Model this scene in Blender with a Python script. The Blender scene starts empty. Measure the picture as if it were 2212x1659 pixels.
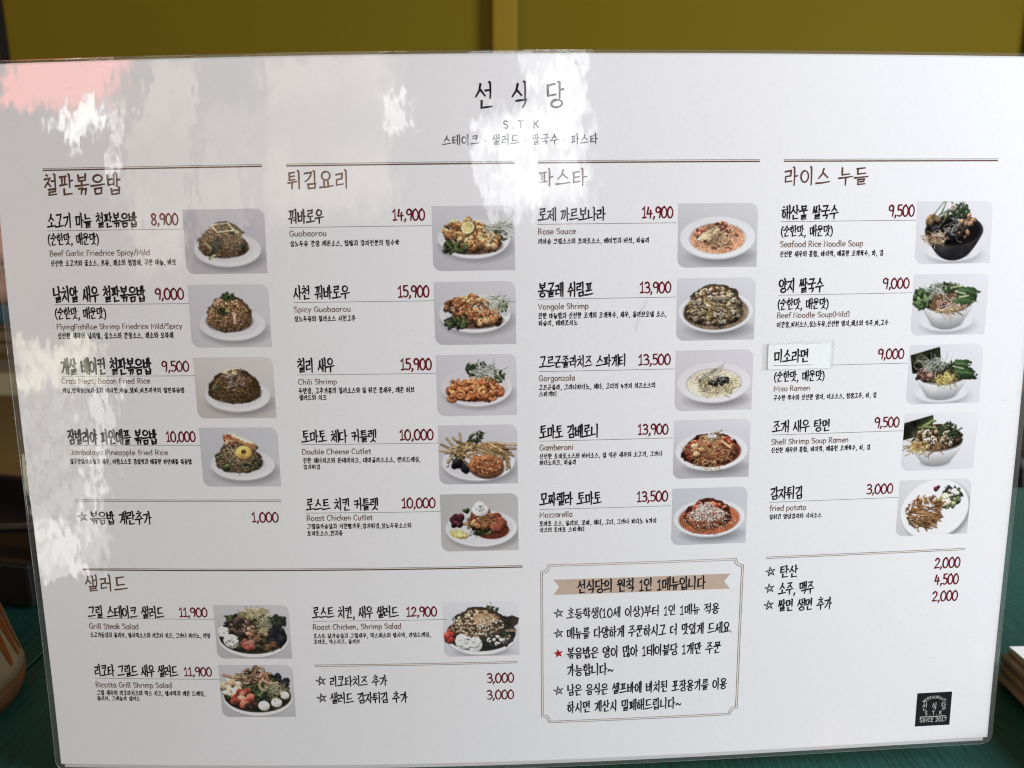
import bpy, bmesh, math, random
import numpy as np
from mathutils import Vector, Matrix
R = math.radians
S = bpy.context.scene
C = S.collection
# ----------------------------------------------------------------- camera
CAMH, PITCH = .247, 12.9
cd = bpy.data.cameras.new('camera'); cam = bpy.data.objects.new('camera', cd); C.objects.link(cam)
cam.location = (0, 0, CAMH); cam.rotation_euler = (R(90-PITCH), 0, 0)
cd.sensor_width = 36; cd.lens = 36*1661/2212
cd.clip_start = .01; cd.clip_end = 50
cd.dof.use_dof = True; cd.dof.focus_distance = .324; cd.dof.aperture_fstop = cd.lens/2.6
S.camera = cam
# ----------------------------------------------------------------- light: a dim dining room with daylight windows behind and beside the viewer, and lights added for film reflections
w = bpy.data.worlds.new('World'); S.world = w; w.use_nodes = True
w.node_tree.nodes['Background'].inputs[0].default_value = (1, .82, .88, 1)
w.node_tree.nodes['Background'].inputs[1].default_value = .04
def area(name, loc, sx, sy, rad, col, rot=None, shape='RECTANGLE', roll=0, view=None):
    """a window, lamp or added reflection light as an area light; view = (cells across, cells up, contrast): the broken daylight seen through its panes, fading at the edges"""
    l = bpy.data.lights.new(name, 'AREA'); l.shape = shape; l.size = sx; l.size_y = sy
    A = sx*sy*(math.pi/4 if shape == 'ELLIPSE' else 1)
    l.energy = rad*A*math.pi; l.color = col
    if view:
        l.use_nodes = True; t = l.node_tree; em = t.nodes['Emission']; L = t.links.new
        g = t.nodes.new('ShaderNodeNewGeometry'); mp = t.nodes.new('ShaderNodeMapping'); mp.inputs['Scale'].default_value = (view[0], view[1], 1); mp.inputs['Location'].default_value = (len(name)*1.7, rad, 0)
        n = t.nodes.new('ShaderNodeTexNoise'); n.inputs['Scale'].default_value = 1; n.inputs['Detail'].default_value = 1.5
        L(g.outputs['Parametric'], mp.inputs[0]); L(mp.outputs[0], n.inputs[0])
        r = t.nodes.new('ShaderNodeMapRange'); r.inputs[1].default_value = .38; r.inputs[2].default_value = .56; r.inputs[3].default_value = 1-view[2]; r.inputs[4].default_value = 1.15
        L(n.outputs[0], r.inputs[0])
        sp = t.nodes.new('ShaderNodeSeparateXYZ'); L(g.outputs['Parametric'], sp.inputs[0]); acc = r.outputs[0]
        for k in (0, 1):
            m1 = t.nodes.new('ShaderNodeMath'); m1.operation = 'SUBTRACT'; m1.inputs[1].default_value = .5; L(sp.outputs[k], m1.inputs[0])
            m2 = t.nodes.new('ShaderNodeMath'); m2.operation = 'ABSOLUTE'; L(m1.outputs[0], m2.inputs[0])
            m3 = t.nodes.new('ShaderNodeMapRange'); m3.inputs[1].default_value = .5; m3.inputs[2].default_value = .36; L(m2.outputs[0], m3.inputs[0])
            m4 = t.nodes.new('ShaderNodeMath'); m4.operation = 'MULTIPLY'; L(acc, m4.inputs[0]); L(m3.outputs[0], m4.inputs[1]); acc = m4.outputs[0]
        L(acc, em.inputs['Strength'])
    o = bpy.data.objects.new(name, l); C.objects.link(o); o.location = loc
    d = Vector(rot) if rot else Vector((0, .31, .12))-Vector(loc)
    o.rotation_euler = (d.to_track_quat('-Z', 'Z').to_matrix() @ Matrix.Rotation(R(roll), 3, 'Z')).to_euler()
    return o
BACK = (0, 1, 0)
area('window_right', (1.36, .05, .48), .6, .7, 36, (.88, .93, 1))
area('lamp_ceiling', (-1.0, -1.0, 2.25), .22, .22, 9, (1, .9, .76))  # small warm light added to make the film's top edge glint
area('window_left_low', (-1.5, -.5, -.12), .1, .5, 6, (.97, 1, .74))  # yellowish light added to streak the film's left edge, no known window
area('window_tall', (.42, -2.5, 1.5), .42, 1.6, 10.8, (.93, .97, 1), BACK, view=(3, 9, .45))
area('window_arch', (.13, -2.52, 1.12), .42, .8, 11, (.93, .97, 1), BACK, 'ELLIPSE', view=(3, 5, .4))
for k, (x0, x1, z0, z1, q) in enumerate(((-2.08, -1.66, .42, 2.05, 3.4), (-1.66, -1.3, .62, 1.6, 2.6), (-1.34, -.45, .78, 2.05, 3.2))):
    area('window_cream', ((x0+x1)/2, -2.6-.02*k, (z0+z1)/2), x1-x0, z1-z0, q, (1, .84, .64), BACK, view=(2.2, 2.6, .36))  # added lights standing in for a pale lit wall mirrored in the film
area('window_slit', (-2.11, -2.5, 1.3), .07, .8, 12, (1, .97, .92), BACK, roll=5, view=(1.5, 8, .8))
area('window_small', (-.47, -2.5, 1.45), .12, .34, 12, (1, 1, .98), BACK, 'ELLIPSE', view=(2, 4, .5))
area('window_upper', (-2.36, -2.5, 1.52), .34, .34, 15, (.95, 1, .98), BACK, roll=45, view=(3, 3, .4))
area('red_awning', (-2.6, -2.5, 1.92), 1.05, .62, 11, (1, .23, .16), BACK, roll=-14, view=(2, 1.5, .3))  # red light added for the pinkish reflection at the film's top left
area('door_glass_top', (-1.4, -1.2, .09), .36, .16, 8, (1, 1, .72), BACK, view=(4, 3, .5))
area('door_glass_edge', (-1.24, -1.2, -.2), .06, .66, 7, (.95, 1, .97), BACK, view=(2, 9, .6))
area('door_glass', (-1.42, -1.25, -.2), .38, .5, 3.2, (1, 1, .93), BACK, view=(7, 9, .95))
area('door_glass_low', (-1.4, -1.2, -.52), .42, .3, 9, (.97, 1, .94), BACK, view=(4, 3, .4))
S.view_settings.view_transform = 'Standard'; S.view_settings.look = 'None'
S.view_settings.exposure = -.17; S.view_settings.gamma = 1
S.render.engine = 'CYCLES'; S.cycles.filter_width = 1.15; S.cycles.transparent_max_bounces = 16
# ----------------------------------------------------------------- helpers
def mat(name): m = bpy.data.materials.new(name); m.use_nodes = True; return m, m.node_tree, m.node_tree.nodes['Principled BSDF']
def simple(name, col, rough=.6, noise=0., scale=40., metal=0., bump=0., stretch=(1, 1, 1), col2=None, detail=4):
    m, t, b = mat(name)
    b.inputs['Roughness'].default_value = rough; b.inputs['Metallic'].default_value = metal
    tc = t.nodes.new('ShaderNodeTexCoord'); mp = t.nodes.new('ShaderNodeMapping'); mp.inputs['Scale'].default_value = stretch
    n = t.nodes.new('ShaderNodeTexNoise'); n.inputs['Scale'].default_value = scale; n.inputs['Detail'].default_value = detail
    t.links.new(tc.outputs['Object'], mp.inputs[0]); t.links.new(mp.outputs[0], n.inputs[0])
    r = t.nodes.new('ShaderNodeMix'); r.data_type = 'RGBA'
    r.inputs[6].default_value = tuple(c*(1-noise) for c in col)+(1,)
    r.inputs[7].default_value = (tuple(col2) if col2 else tuple(min(1, c*(1+noise)) for c in col))+(1,)
    t.links.new(n.outputs[0], r.inputs[0]); t.links.new(r.outputs[2], b.inputs['Base Color'])
    if bump:
        bp = t.nodes.new('ShaderNodeBump'); bp.inputs['Distance'].default_value = bump; bp.inputs['Strength'].default_value = 1
        t.links.new(n.outputs[0], bp.inputs['Height']); t.links.new(bp.outputs[0], b.inputs['Normal'])
    return m
def link(name, me, m, parent=None, smooth=False):
    o = bpy.data.objects.new(name, me); C.objects.link(o)
    if m: me.materials.append(m)
    if parent:
        o.parent = parent
        if not parent.parent: o.matrix_parent_inverse = Matrix.Translation(-parent.location)
    if smooth: me.polygons.foreach_set('use_smooth', [True]*len(me.polygons))
    return o
def obj(name, bm, m, parent=None, smooth=False):
    me = bpy.data.meshes.new(name); bm.normal_update(); bm.to_mesh(me); bm.free()
    return link(name, me, m, parent, smooth)
def thing(name, label, cat, loc=(0, 0, 0), group=None):
    o = bpy.data.objects.new(name, None); C.objects.link(o); o.location = loc; o.empty_display_size = .02
    return tag(o, label, cat, group)
def tag(o, label, cat=None, group=None):
    o['label'] = label
    if cat: o['category'] = cat
    if group: o['group'] = group
    return o
def bx(bm, x0, x1, y0, y1, z0, z1, bev=0, rot=None):
    r = bmesh.ops.create_cube(bm, size=1); vs = r['verts']
    for v in vs: v.co = Vector(((x0+x1)/2+v.co.x*(x1-x0), (y0+y1)/2+v.co.y*(y1-y0), (z0+z1)/2+v.co.z*(z1-z0)))
    if bev:
        es = list({e for v in vs for e in v.link_edges})
        r = bmesh.ops.bevel(bm, geom=es, offset=bev, segments=3, affect='EDGES', profile=.6); vs = r['verts']+[v for v in vs if v.is_valid]
    if rot is not None: bmesh.ops.transform(bm, matrix=rot, verts=list({v for v in vs if v.is_valid}))
    return bm
def lathe(bm, prof, cx, cy, cz, n=48):
    rings = [[bm.verts.new((cx+r*math.cos(6.28318*i/n), cy+r*math.sin(6.28318*i/n), cz+z)) for i in range(n)] for r, z in prof]
    for a, b in zip(rings, rings[1:]):
        for i in range(n): bm.faces.new((a[i], a[(i+1) % n], b[(i+1) % n], b[i]))
    bm.faces.new(rings[0][::-1]); bm.faces.new(rings[-1])
def tube(bm, pts, r, n=8, taper=None):
    rings = []
    for i, p in enumerate(pts):
        p = Vector(p); d = (Vector(pts[min(i+1, len(pts)-1)])-Vector(pts[max(i-1, 0)])).normalized()
        a = d.cross(Vector((.3, .2, .9))).normalized(); b = d.cross(a); rr = r*(taper[i] if taper else 1)
        rings.append([bm.verts.new(p+a*rr*math.cos(6.28318*k/n)+b*rr*math.sin(6.28318*k/n)) for k in range(n)])
    for a, b in zip(rings, rings[1:]):
        for i in range(n): bm.faces.new((a[i], a[(i+1) % n], b[(i+1) % n], b[i]))
    bm.faces.new(rings[0][::-1]); bm.faces.new(rings[-1])
# ----------------------------------------------------------------- the curved menu sheet: (u right, v down) in millimetres -> world; w < 0 is towards the viewer
POSE = [7.12957, 21.77125, 315.29137, 0.17758, -0.03055, -0.01834, 11.19012, -1.93885, -2.24315, 3.55757, 0.13346, -3.30324, 0.55313, -1.63041]
_cx, _sx, _cy, _sy, _cz, _sz = [f(a) for a in POSE[3:6] for f in (math.cos, math.sin)]
RM = np.array([[_cz, -_sz, 0], [_sz, _cz, 0], [0, 0, 1]])@np.array([[_cy, 0, _sy], [0, 1, 0], [-_sy, 0, _cy]])@np.array([[1, 0, 0], [0, _cx, -_sx], [0, _sx, _cx]])
_p = R(PITCH)
AX = np.stack([[1, 0, 0], [0, -math.sin(_p), -math.cos(_p)], [0, math.cos(_p), -math.sin(_p)]], 1)
BASE = (0, .31, 0)
def MW(u, v, w=0.):
    u = np.asarray(u, float); v = np.asarray(v, float)
    a = (u-210)/210; b = (v-148.5)/148.5
    bend = sum(k*f for k, f in zip(POSE[6:], (a*a, a**3, a*a*b, b*b, a*b, b**3, a*b*b, a**4)))
    q = np.stack(np.broadcast_arrays(u-210, v-148.5, bend+w), -1)@RM.T+np.array(POSE[:3])
    return (q@AX.T)/1000+np.array([0, 0, CAMH])
TEXT=[
('h', 19.16, 50.5, 41.36, 48.97, '철판볶음밥'),
('n', 19.3, 56.13, 56.85, 61.84, '소고기 마늘 철판볶음밥'),
('p', 61.76, 72.69, 57.07, 61.22, '8,900'),
('s', 18.98, 39.96, 64.22, 68.54, '(순한맛, 매운맛)'),
('e', 19.2, 60.31, 70.88, 72.99, 'Beef Garlic Friedrice Spicy/Mild'),
('d', 19.34, 70.63, 74.79, 76.92, '신선한 소고기와 굴소스, 쯔유, 채소와 청경체, 구운 마늘, 버섯'),
('n', 19.11, 57.17, 85.63, 91.13, '날치알 새우 철판볶음밥'),
('p', 61.17, 72.96, 86.29, 90.44, '9,000'),
('s', 19.06, 40.31, 93.62, 97.95, '(순한맛, 매운맛)'),
('e', 19.31, 71.15, 100.18, 102.24, 'FlyingFishRoe Shrimp Friedrice Mild/Spicy'),
('d', 19.39, 67.35, 103.75, 105.99, '신선한 새우와 날치알, 굴소스와 간장소스, 채소와 오복채'),
('n', 19.24, 57.18, 114.62, 120.58, '게살 베이컨 철판볶음밥'),
('p', 61.5, 72.76, 115.53, 119.47, '9,500'),
('e', 19.0, 56.08, 122.28, 124.45, 'Crab Meat, Bacon Fried Rice'),
('d', 18.88, 70.04, 126.28, 128.29, '게살,연육80%이상과 베이컨,마늘,양파,파프리카의 철판볶음밥'),
('n', 19.05, 56.82, 144.2, 149.76, '잠발라야 파인애플 볶음밥'),
('p', 60.8, 73.02, 144.64, 148.71, '10,000'),
('e', 19.35, 60.86, 152.29, 154.47, 'Jambalaya Pineapple fried Rice'),
('d', 18.92, 70.54, 156.24, 158.32, '잘구운닭가슴살과 새우, 어향소스로 감칠맛과 매콤한 파인애플 볶음밥'),
('n', 24.86, 51.21, 179.37, 184.42, '볶음밥 계란추가'),
('p', 93.85, 105.15, 179.4, 183.44, '1,000'),
('h', 117.07, 140.77, 41.73, 48.27, '튀김요리'),
('n', 116.69, 130.24, 56.69, 61.44, '꿔바로우'),
('p', 157.42, 170.08, 56.69, 60.75, '14,900'),
('e', 116.7, 131.2, 64.36, 66.48, 'Guobaorou'),
('d', 116.77, 159.63, 68.35, 70.37, '상노두유 간장 레몬소스, 찹쌀과 감자전분의 탕수육'),
('n', 116.91, 139.24, 86.24, 90.96, '사천 꿔바로우'),
('p', 158.49, 170.94, 86.42, 90.64, '15,900'),
('e', 116.85, 139.45, 94.06, 96.14, 'Spicy Guobaorou'),
('d', 116.86, 141.2, 97.78, 99.87, '상노두유와 칠리소스 사천고추'),
('n', 116.9, 131.77, 115.2, 120.24, '칠리 새우'),
('p', 158.54, 171.01, 115.41, 119.77, '15,900'),
('e', 116.88, 132.51, 123.18, 125.33, 'Chili Shrimp'),
('d', 116.94, 163.66, 126.85, 129.01, '두반장, 고추기름의 칠리소스와 잘 튀긴 중새우, 레몬 허브'),
('d', 116.89, 127.99, 129.69, 131.73, '샐러드와 치즈'),
('n', 116.96, 147.46, 144.74, 149.37, '토마토 체다 커틀렛'),
('p', 157.06, 170.85, 144.62, 148.78, '10,000'),
('e', 116.77, 144.98, 152.28, 154.44, 'Double Cheese Cutlet'),
('d', 116.89, 165.19, 156.08, 158.13, '진한 체다치즈와 몬테리치즈, 데미글라스소스, 랜치드레싱,'),
('d', 116.84, 123.84, 158.89, 160.77, '감자튀김'),
('n', 117.02, 146.92, 173.83, 178.5, '로스트 치킨 커틀렛'),
('p', 156.8, 170.82, 173.79, 177.86, '10,000'),
('e', 116.92, 144.37, 180.72, 183.02, 'Roast Chicken Cutlet'),
('d', 116.88, 160.37, 184.53, 186.59, '그릴닭가슴살과 거친빵가루,감자튀김,상노두유소스와'),
('d', 116.81, 131.55, 187.56, 189.62, '토마토소스,견과류'),
('h', 214.75, 233.57, 41.97, 48.15, '파스타'),
('n', 214.34, 240.9, 57.2, 61.7, '로제 까르보나라'),
('p', 255.54, 267.95, 56.89, 60.99, '14,900'),
('e', 214.29, 229.1, 64.78, 66.91, 'Rose Sauce'),
('d', 214.31, 258.38, 68.67, 70.65, '리아송 크림소스와 토마토소스, 베이컨과 버섯, 파슬리'),
('n', 214.18, 236.0, 86.26, 91.31, '봉골레 쉬림프'),
('p', 254.81, 267.54, 86.31, 90.41, '13,900'),
('e', 214.13, 234.18, 94.15, 96.34, 'Vongole Shrimp'),
('d', 214.1, 265.74, 97.87, 100.02, '진한 마늘향과 신선한 조개와 조개육수, 새우, 올리브오일 소스,'),
('d', 214.14, 229.86, 100.84, 102.83, '파슬리, 패패로치노'),
('n', 214.29, 249.59, 115.46, 119.77, '고르곤졸라치즈 스파게티'),
('p', 254.67, 267.93, 115.38, 119.44, '13,500'),
('e', 214.14, 228.76, 123.04, 125.3, 'Gorgonzola'),
('d', 214.11, 261.74, 126.88, 128.98, '고르곤졸라, 그라나파다노, 체다, 고다의 4가지 치즈소스의'),
('d', 214.15, 221.33, 129.66, 131.66, '스파게티'),
('n', 214.2, 238.53, 144.17, 149.1, '토마토 감베로니'),
('p', 254.94, 267.6, 144.37, 148.45, '13,900'),
('e', 214.17, 228.11, 151.9, 154.24, 'Gamberoni'),
('d', 214.15, 265.21, 155.82, 157.88, '신선한 토마토소스와 버터소스, 잘 익은 새우와 소고기, 그라나'),
('d', 214.19, 229.27, 158.47, 160.53, '파다노치즈, 파슬리'),
('n', 214.14, 240.03, 173.01, 177.93, '모짜렐라 토마토'),
('p', 254.91, 268.13, 173.23, 177.45, '13,500'),
('e', 214.05, 227.77, 180.95, 183.25, 'Mozzarella'),
('d', 214.03, 263.42, 184.95, 187.08, '토마토 소스, 올리브, 모짜, 체다, 고다, 그라나 파다노 4가지'),
('d', 214.07, 232.9, 187.81, 189.82, '치즈의 토마토 스파게티'),
('h', 312.72, 347.54, 42.07, 48.73, '라이스 누들'),
('n', 312.12, 335.58, 57.24, 62.03, '해산물 쌀국수'),
('p', 356.73, 367.82, 57.1, 61.33, '9,500'),
('s', 311.89, 333.45, 64.74, 68.84, '(순한맛, 매운맛)'),
('e', 311.76, 346.45, 70.89, 73.1, 'Seafood Rice Noodle Soup'),
('d', 311.78, 355.21, 74.85, 76.97, '신선한 새우와 홍합, 바지락, 매콤한 조개육수, 파, 김'),
('n', 311.85, 330.57, 86.15, 91.11, '양지 쌀국수'),
('p', 355.64, 367.17, 86.33, 90.3, '9,000'),
('s', 311.57, 332.98, 93.88, 98.04, '(순한맛, 매운맛)'),
('e', 311.6, 342.12, 99.41, 101.52, 'Beef Noodle Soup(Mild)'),
('d', 311.64, 358.93, 103.22, 105.34, '어간장,피쉬소스,상노두유,신선한 양지,채소와 숙주,파,고수'),
('k', 310.92, 325.6, 114.98, 119.66, '미소라면'),
('p', 355.31, 366.8, 115.38, 119.3, '9,000'),
('s', 311.33, 332.81, 123.61, 127.68, '(순한맛, 매운맛)'),
('e', 311.46, 326.78, 129.7, 131.78, 'Miso Ramen'),
('d', 311.52, 355.82, 133.53, 135.61, '구수한 육수와 신선한 양지, 미소소스, 청량고추, 파, 김'),
('n', 311.6, 336.47, 144.71, 149.17, '조개 새우 탕면'),
('p', 355.86, 366.74, 144.4, 148.45, '9,500'),
('e', 311.46, 344.86, 152.23, 154.48, 'Shell Shrimp Soup Ramen'),
('d', 311.57, 354.64, 155.88, 157.97, '신선한 새우와 홍합, 바지락, 매콤한 조개육수, 파, 김'),
('n', 312.17, 326.27, 173.5, 178.4, '감자튀김'),
('p', 354.31, 366.09, 173.52, 177.59, '3,000'),
('e', 312.15, 328.11, 181.28, 183.61, 'fried potato'),
('d', 312.16, 335.05, 185.23, 187.27, '잘튀긴 양념감자와 시저소스'),
('h', 19.44, 37.79, 207.66, 214.56, '샐러드'),
('n', 19.15, 52.71, 221.88, 226.77, '그릴 스테이크 샐러드'),
('p', 59.26, 71.54, 222.12, 226.05, '11,900'),
('e', 19.08, 40.84, 229.63, 232.06, 'Grill Steak Salad'),
('d', 19.16, 71.94, 233.78, 235.9, '소고기등심과 올리브, 발사믹소스와 리코타 치즈, 그라나 파다노, 라임'),
('n', 19.23, 56.45, 249.24, 254.11, '리코타 그릴드 새우 샐러드'),
('p', 58.99, 71.3, 249.76, 253.65, '11,900'),
('e', 19.12, 53.01, 257.04, 259.46, 'Ricotta Grill Shrimp Salad'),
('d', 19.32, 67.46, 260.96, 263.12, '그릴 새우와 리코타치즈와 믹스 치즈, 발사믹과 레몬 드레싱,'),
('d', 19.25, 38.35, 263.71, 265.67, '올리브, 그래놀라 샐러드'),
('n', 116.8, 153.44, 222.09, 226.83, '로스트 치킨, 새우 샐러드'),
('p', 156.87, 169.92, 222.33, 226.43, '12,900'),
('e', 116.61, 154.41, 229.69, 232.1, 'Roast Chicken, Shrimp Salad'),
('d', 116.62, 166.97, 234.02, 236.06, '로스트 닭가슴살과 그릴새우, 믹스채소와 발사믹, 라임드레싱,'),
('d', 116.7, 136.4, 236.76, 238.68, '토마토, 믹스치즈, 올리브'),
('n', 122.4, 147.31, 254.22, 258.58, '리코타치즈 추가'),
('p', 190.53, 202.41, 254.01, 258.25, '3,000'),
('n', 122.27, 155.98, 262.17, 266.75, '샐러드 감자튀김 추가'),
('p', 190.38, 202.31, 262.05, 266.13, '3,000'),
('b', 230.03, 285.4, 212.33, 217.56, '선식당의 원칙 1인 1메뉴입니다'),
('r', 225.6, 291.95, 224.95, 229.29, '초등학생(10세 이상)부터 1인 1메뉴 적용'),
('r', 225.61, 298.12, 233.96, 238.6, '메뉴를 다양하게 주문하시고 더 맛있게 드세요.'),
('r', 225.61, 293.37, 243.25, 247.99, '볶음밥은 양이 많아 1테이블당 1개만 주문'),
('r', 225.61, 245.7, 251.25, 256.15, '가능합니다~'),
('r', 225.73, 296.61, 260.75, 265.5, '남은 음식은 셀프바에 비치된 포장용기를 이용'),
('r', 225.73, 276.13, 269.0, 273.78, '하시면 계산시 밀폐해드립니다~'),
('n', 318.2, 326.05, 209.04, 213.94, '탄산'),
('p', 387.86, 399.72, 208.41, 212.92, '2,000'),
('n', 318.0, 333.74, 216.92, 221.92, '소주, 맥주'),
('p', 388.55, 399.68, 216.15, 220.7, '4,500'),
('n', 318.1, 342.31, 224.81, 229.66, '쌀면 생면 추가'),
('p', 388.15, 400.09, 224.03, 228.48, '2,000'),
('t', 190.76, 224.97, 9.29, 18.47, '선 식 당'),
('k2', 201.17, 214.95, 23.62, 26.4, 'S . T . K'),
('u', 177.73, 237.92, 28.83, 32.45, '스테이크 · 샐러드 · 쌀국수 · 파스타'),
('l', 387.94, 399.23, 277.99, 281.41, '선 식 당'),
('l2', 389.5, 397.34, 282.11, 283.89, 'S . T . K'),
('l2', 387.15, 399.83, 285.45, 287.31, 'SINCE 2017'),
]
STARS=[
(21.59, 181.4, 2.1, 0),(118.61, 256.1, 2.19, 0),(118.61, 264.2, 2.16, 0),(221.89, 226.68, 2.05, 0),(221.88, 236.05, 2.06, 0),(221.78, 245.42, 2.16, 1),(221.83, 263.14, 2.09, 0),(313.96, 211.15, 2.14, 0),(313.86, 218.85, 2.15, 0),(313.94, 226.72, 2.16, 0),]
# ----------------------------------------------------------------- brush lettering (strokes on a unit box, y up)
def smooth(pts, n=5, closed=False):
    P = [np.array(p, float) for p in pts]
    if closed: P = [P[-1]] + P + [P[0], P[1]]
    else: P = [2*P[0]-P[1]] + P + [2*P[-1]-P[-2]]
    out = []
    for i in range(1, len(P)-2):
        a, b, c, d = P[i-1:i+3]
        for k in range(n):
            t = k/n
            out.append(.5*((2*b)+(c-a)*t+(2*a-5*b+4*c-d)*t*t+(3*b-a-3*c+d)*t**3))
    out.append(P[-2])
    return [tuple(q) for q in out]
def arc(cx, cy, rx, ry, a0=90, a1=450, n=14):
    return [(cx+rx*math.cos(R(a0+(a1-a0)*i/n)), cy+ry*math.sin(R(a0+(a1-a0)*i/n))) for i in range(n+1)]
CHO = 'ㄱㄲㄴㄷㄸㄹㅁㅂㅃㅅㅆㅇㅈㅉㅊㅋㅌㅍㅎ'
JUNG = 'ㅏㅐㅑㅒㅓㅔㅕㅖㅗㅘㅙㅚㅛㅜㅝㅞㅟㅠㅡㅢㅣ'
JONG = ['', 'ㄱ', 'ㄲ', 'ㄱㅅ', 'ㄴ', 'ㄴㅈ', 'ㄴㅎ', 'ㄷ', 'ㄹ', 'ㄹㄱ', 'ㄹㅁ', 'ㄹㅂ', 'ㄹㅅ', 'ㄹㅌ', 'ㄹㅍ', 'ㄹㅎ', 'ㅁ', 'ㅂ',
        'ㅂㅅ', 'ㅅ', 'ㅆ', 'ㅇ', 'ㅈ', 'ㅊ', 'ㅋ', 'ㅌ', 'ㅍ', 'ㅎ']
DBL = {'ㄲ': 'ㄱ', 'ㄸ': 'ㄷ', 'ㅃ': 'ㅂ', 'ㅆ': 'ㅅ', 'ㅉ': 'ㅈ'}
CONS = {
 'ㄱ': [[(.06, .9), (.9, .96), (.8, .5), (.62, .02)]],
 'ㄱL': [[(.08, .88), (.92, .96), (.8, .55), (.5, .2), (.12, -.02)]],
 'ㄴ': [[(.12, 1), (.1, .1), (.95, .16)]],
 'ㄷ': [[(.06, .9), (.9, .98)], [(.14, .9), (.12, .08), (.95, .14)]],
 'ㄹ': [[(.08, .92), (.85, .98), (.8, .56), (.16, .5), (.13, .06), (.96, .12)]],
 'ㅁ': [[(.1, .96), (.16, .04)], [(.12, .9), (.9, .96), (.84, .06)], [(.16, .1), (.84, .14)]],
 'ㅂ': [[(.08, 1), (.15, .04), (.86, .1)], [(.92, 1.05), (.86, .02)], [(.12, .54), (.88, .6)]],
 'ㅅ': [[(.56, 1.02), (.42, .5), (.02, .04)], [(.46, .58), (.98, .06)]],
 'ㅇ': [arc(.5, .5, .45, .48)],
 'ㅈ': [[(.08, .9), (.88, .97), (.5, .45), (.02, .02)], [(.5, .5), (.98, .03)]],
 'ㅊ': [[(.4, 1.16), (.62, 1.02)], [(.06, .74), (.9, .82), (.5, .4), (.02, -.02)], [(.5, .42), (.98, 0)]],
 'ㅋ': [[(.06, .9), (.9, .96), (.82, .5), (.62, .0)], [(.1, .5), (.8, .56)]],
 'ㅌ': [[(.06, .94), (.9, 1.0)], [(.14, .92), (.12, .06), (.95, .12)], [(.14, .5), (.84, .56)]],
 'ㅍ': [[(.04, .9), (.96, .96)], [(.3, .9), (.34, .1)], [(.68, .94), (.64, .12)], [(.02, .06), (.98, .14)]],
 'ㅎ': [[(.36, 1.14), (.64, 1.08)], [(.02, .78), (.98, .86)], arc(.5, .3, .36, .33)],
}
def place(sts, x0, x1, y0, y1):
    return [[(x0+x*(x1-x0), y0+y*(y1-y0)) for x, y in s] for s in sts]
def cons(c, left=False):
    if c in DBL:
        h = cons(DBL[c], left)
        return place(h, 0, .5, 0, 1)+place(h, .48, 1, 0, 1)
    if c == 'ㄱ' and left: return CONS['ㄱL']
    return CONS[c]
def stem(x, t=1.04, b=-.04): return [(x-.07, t), (x, t-.07), (x+.005, .5*(t+b)), (x-.01, b)]
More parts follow.
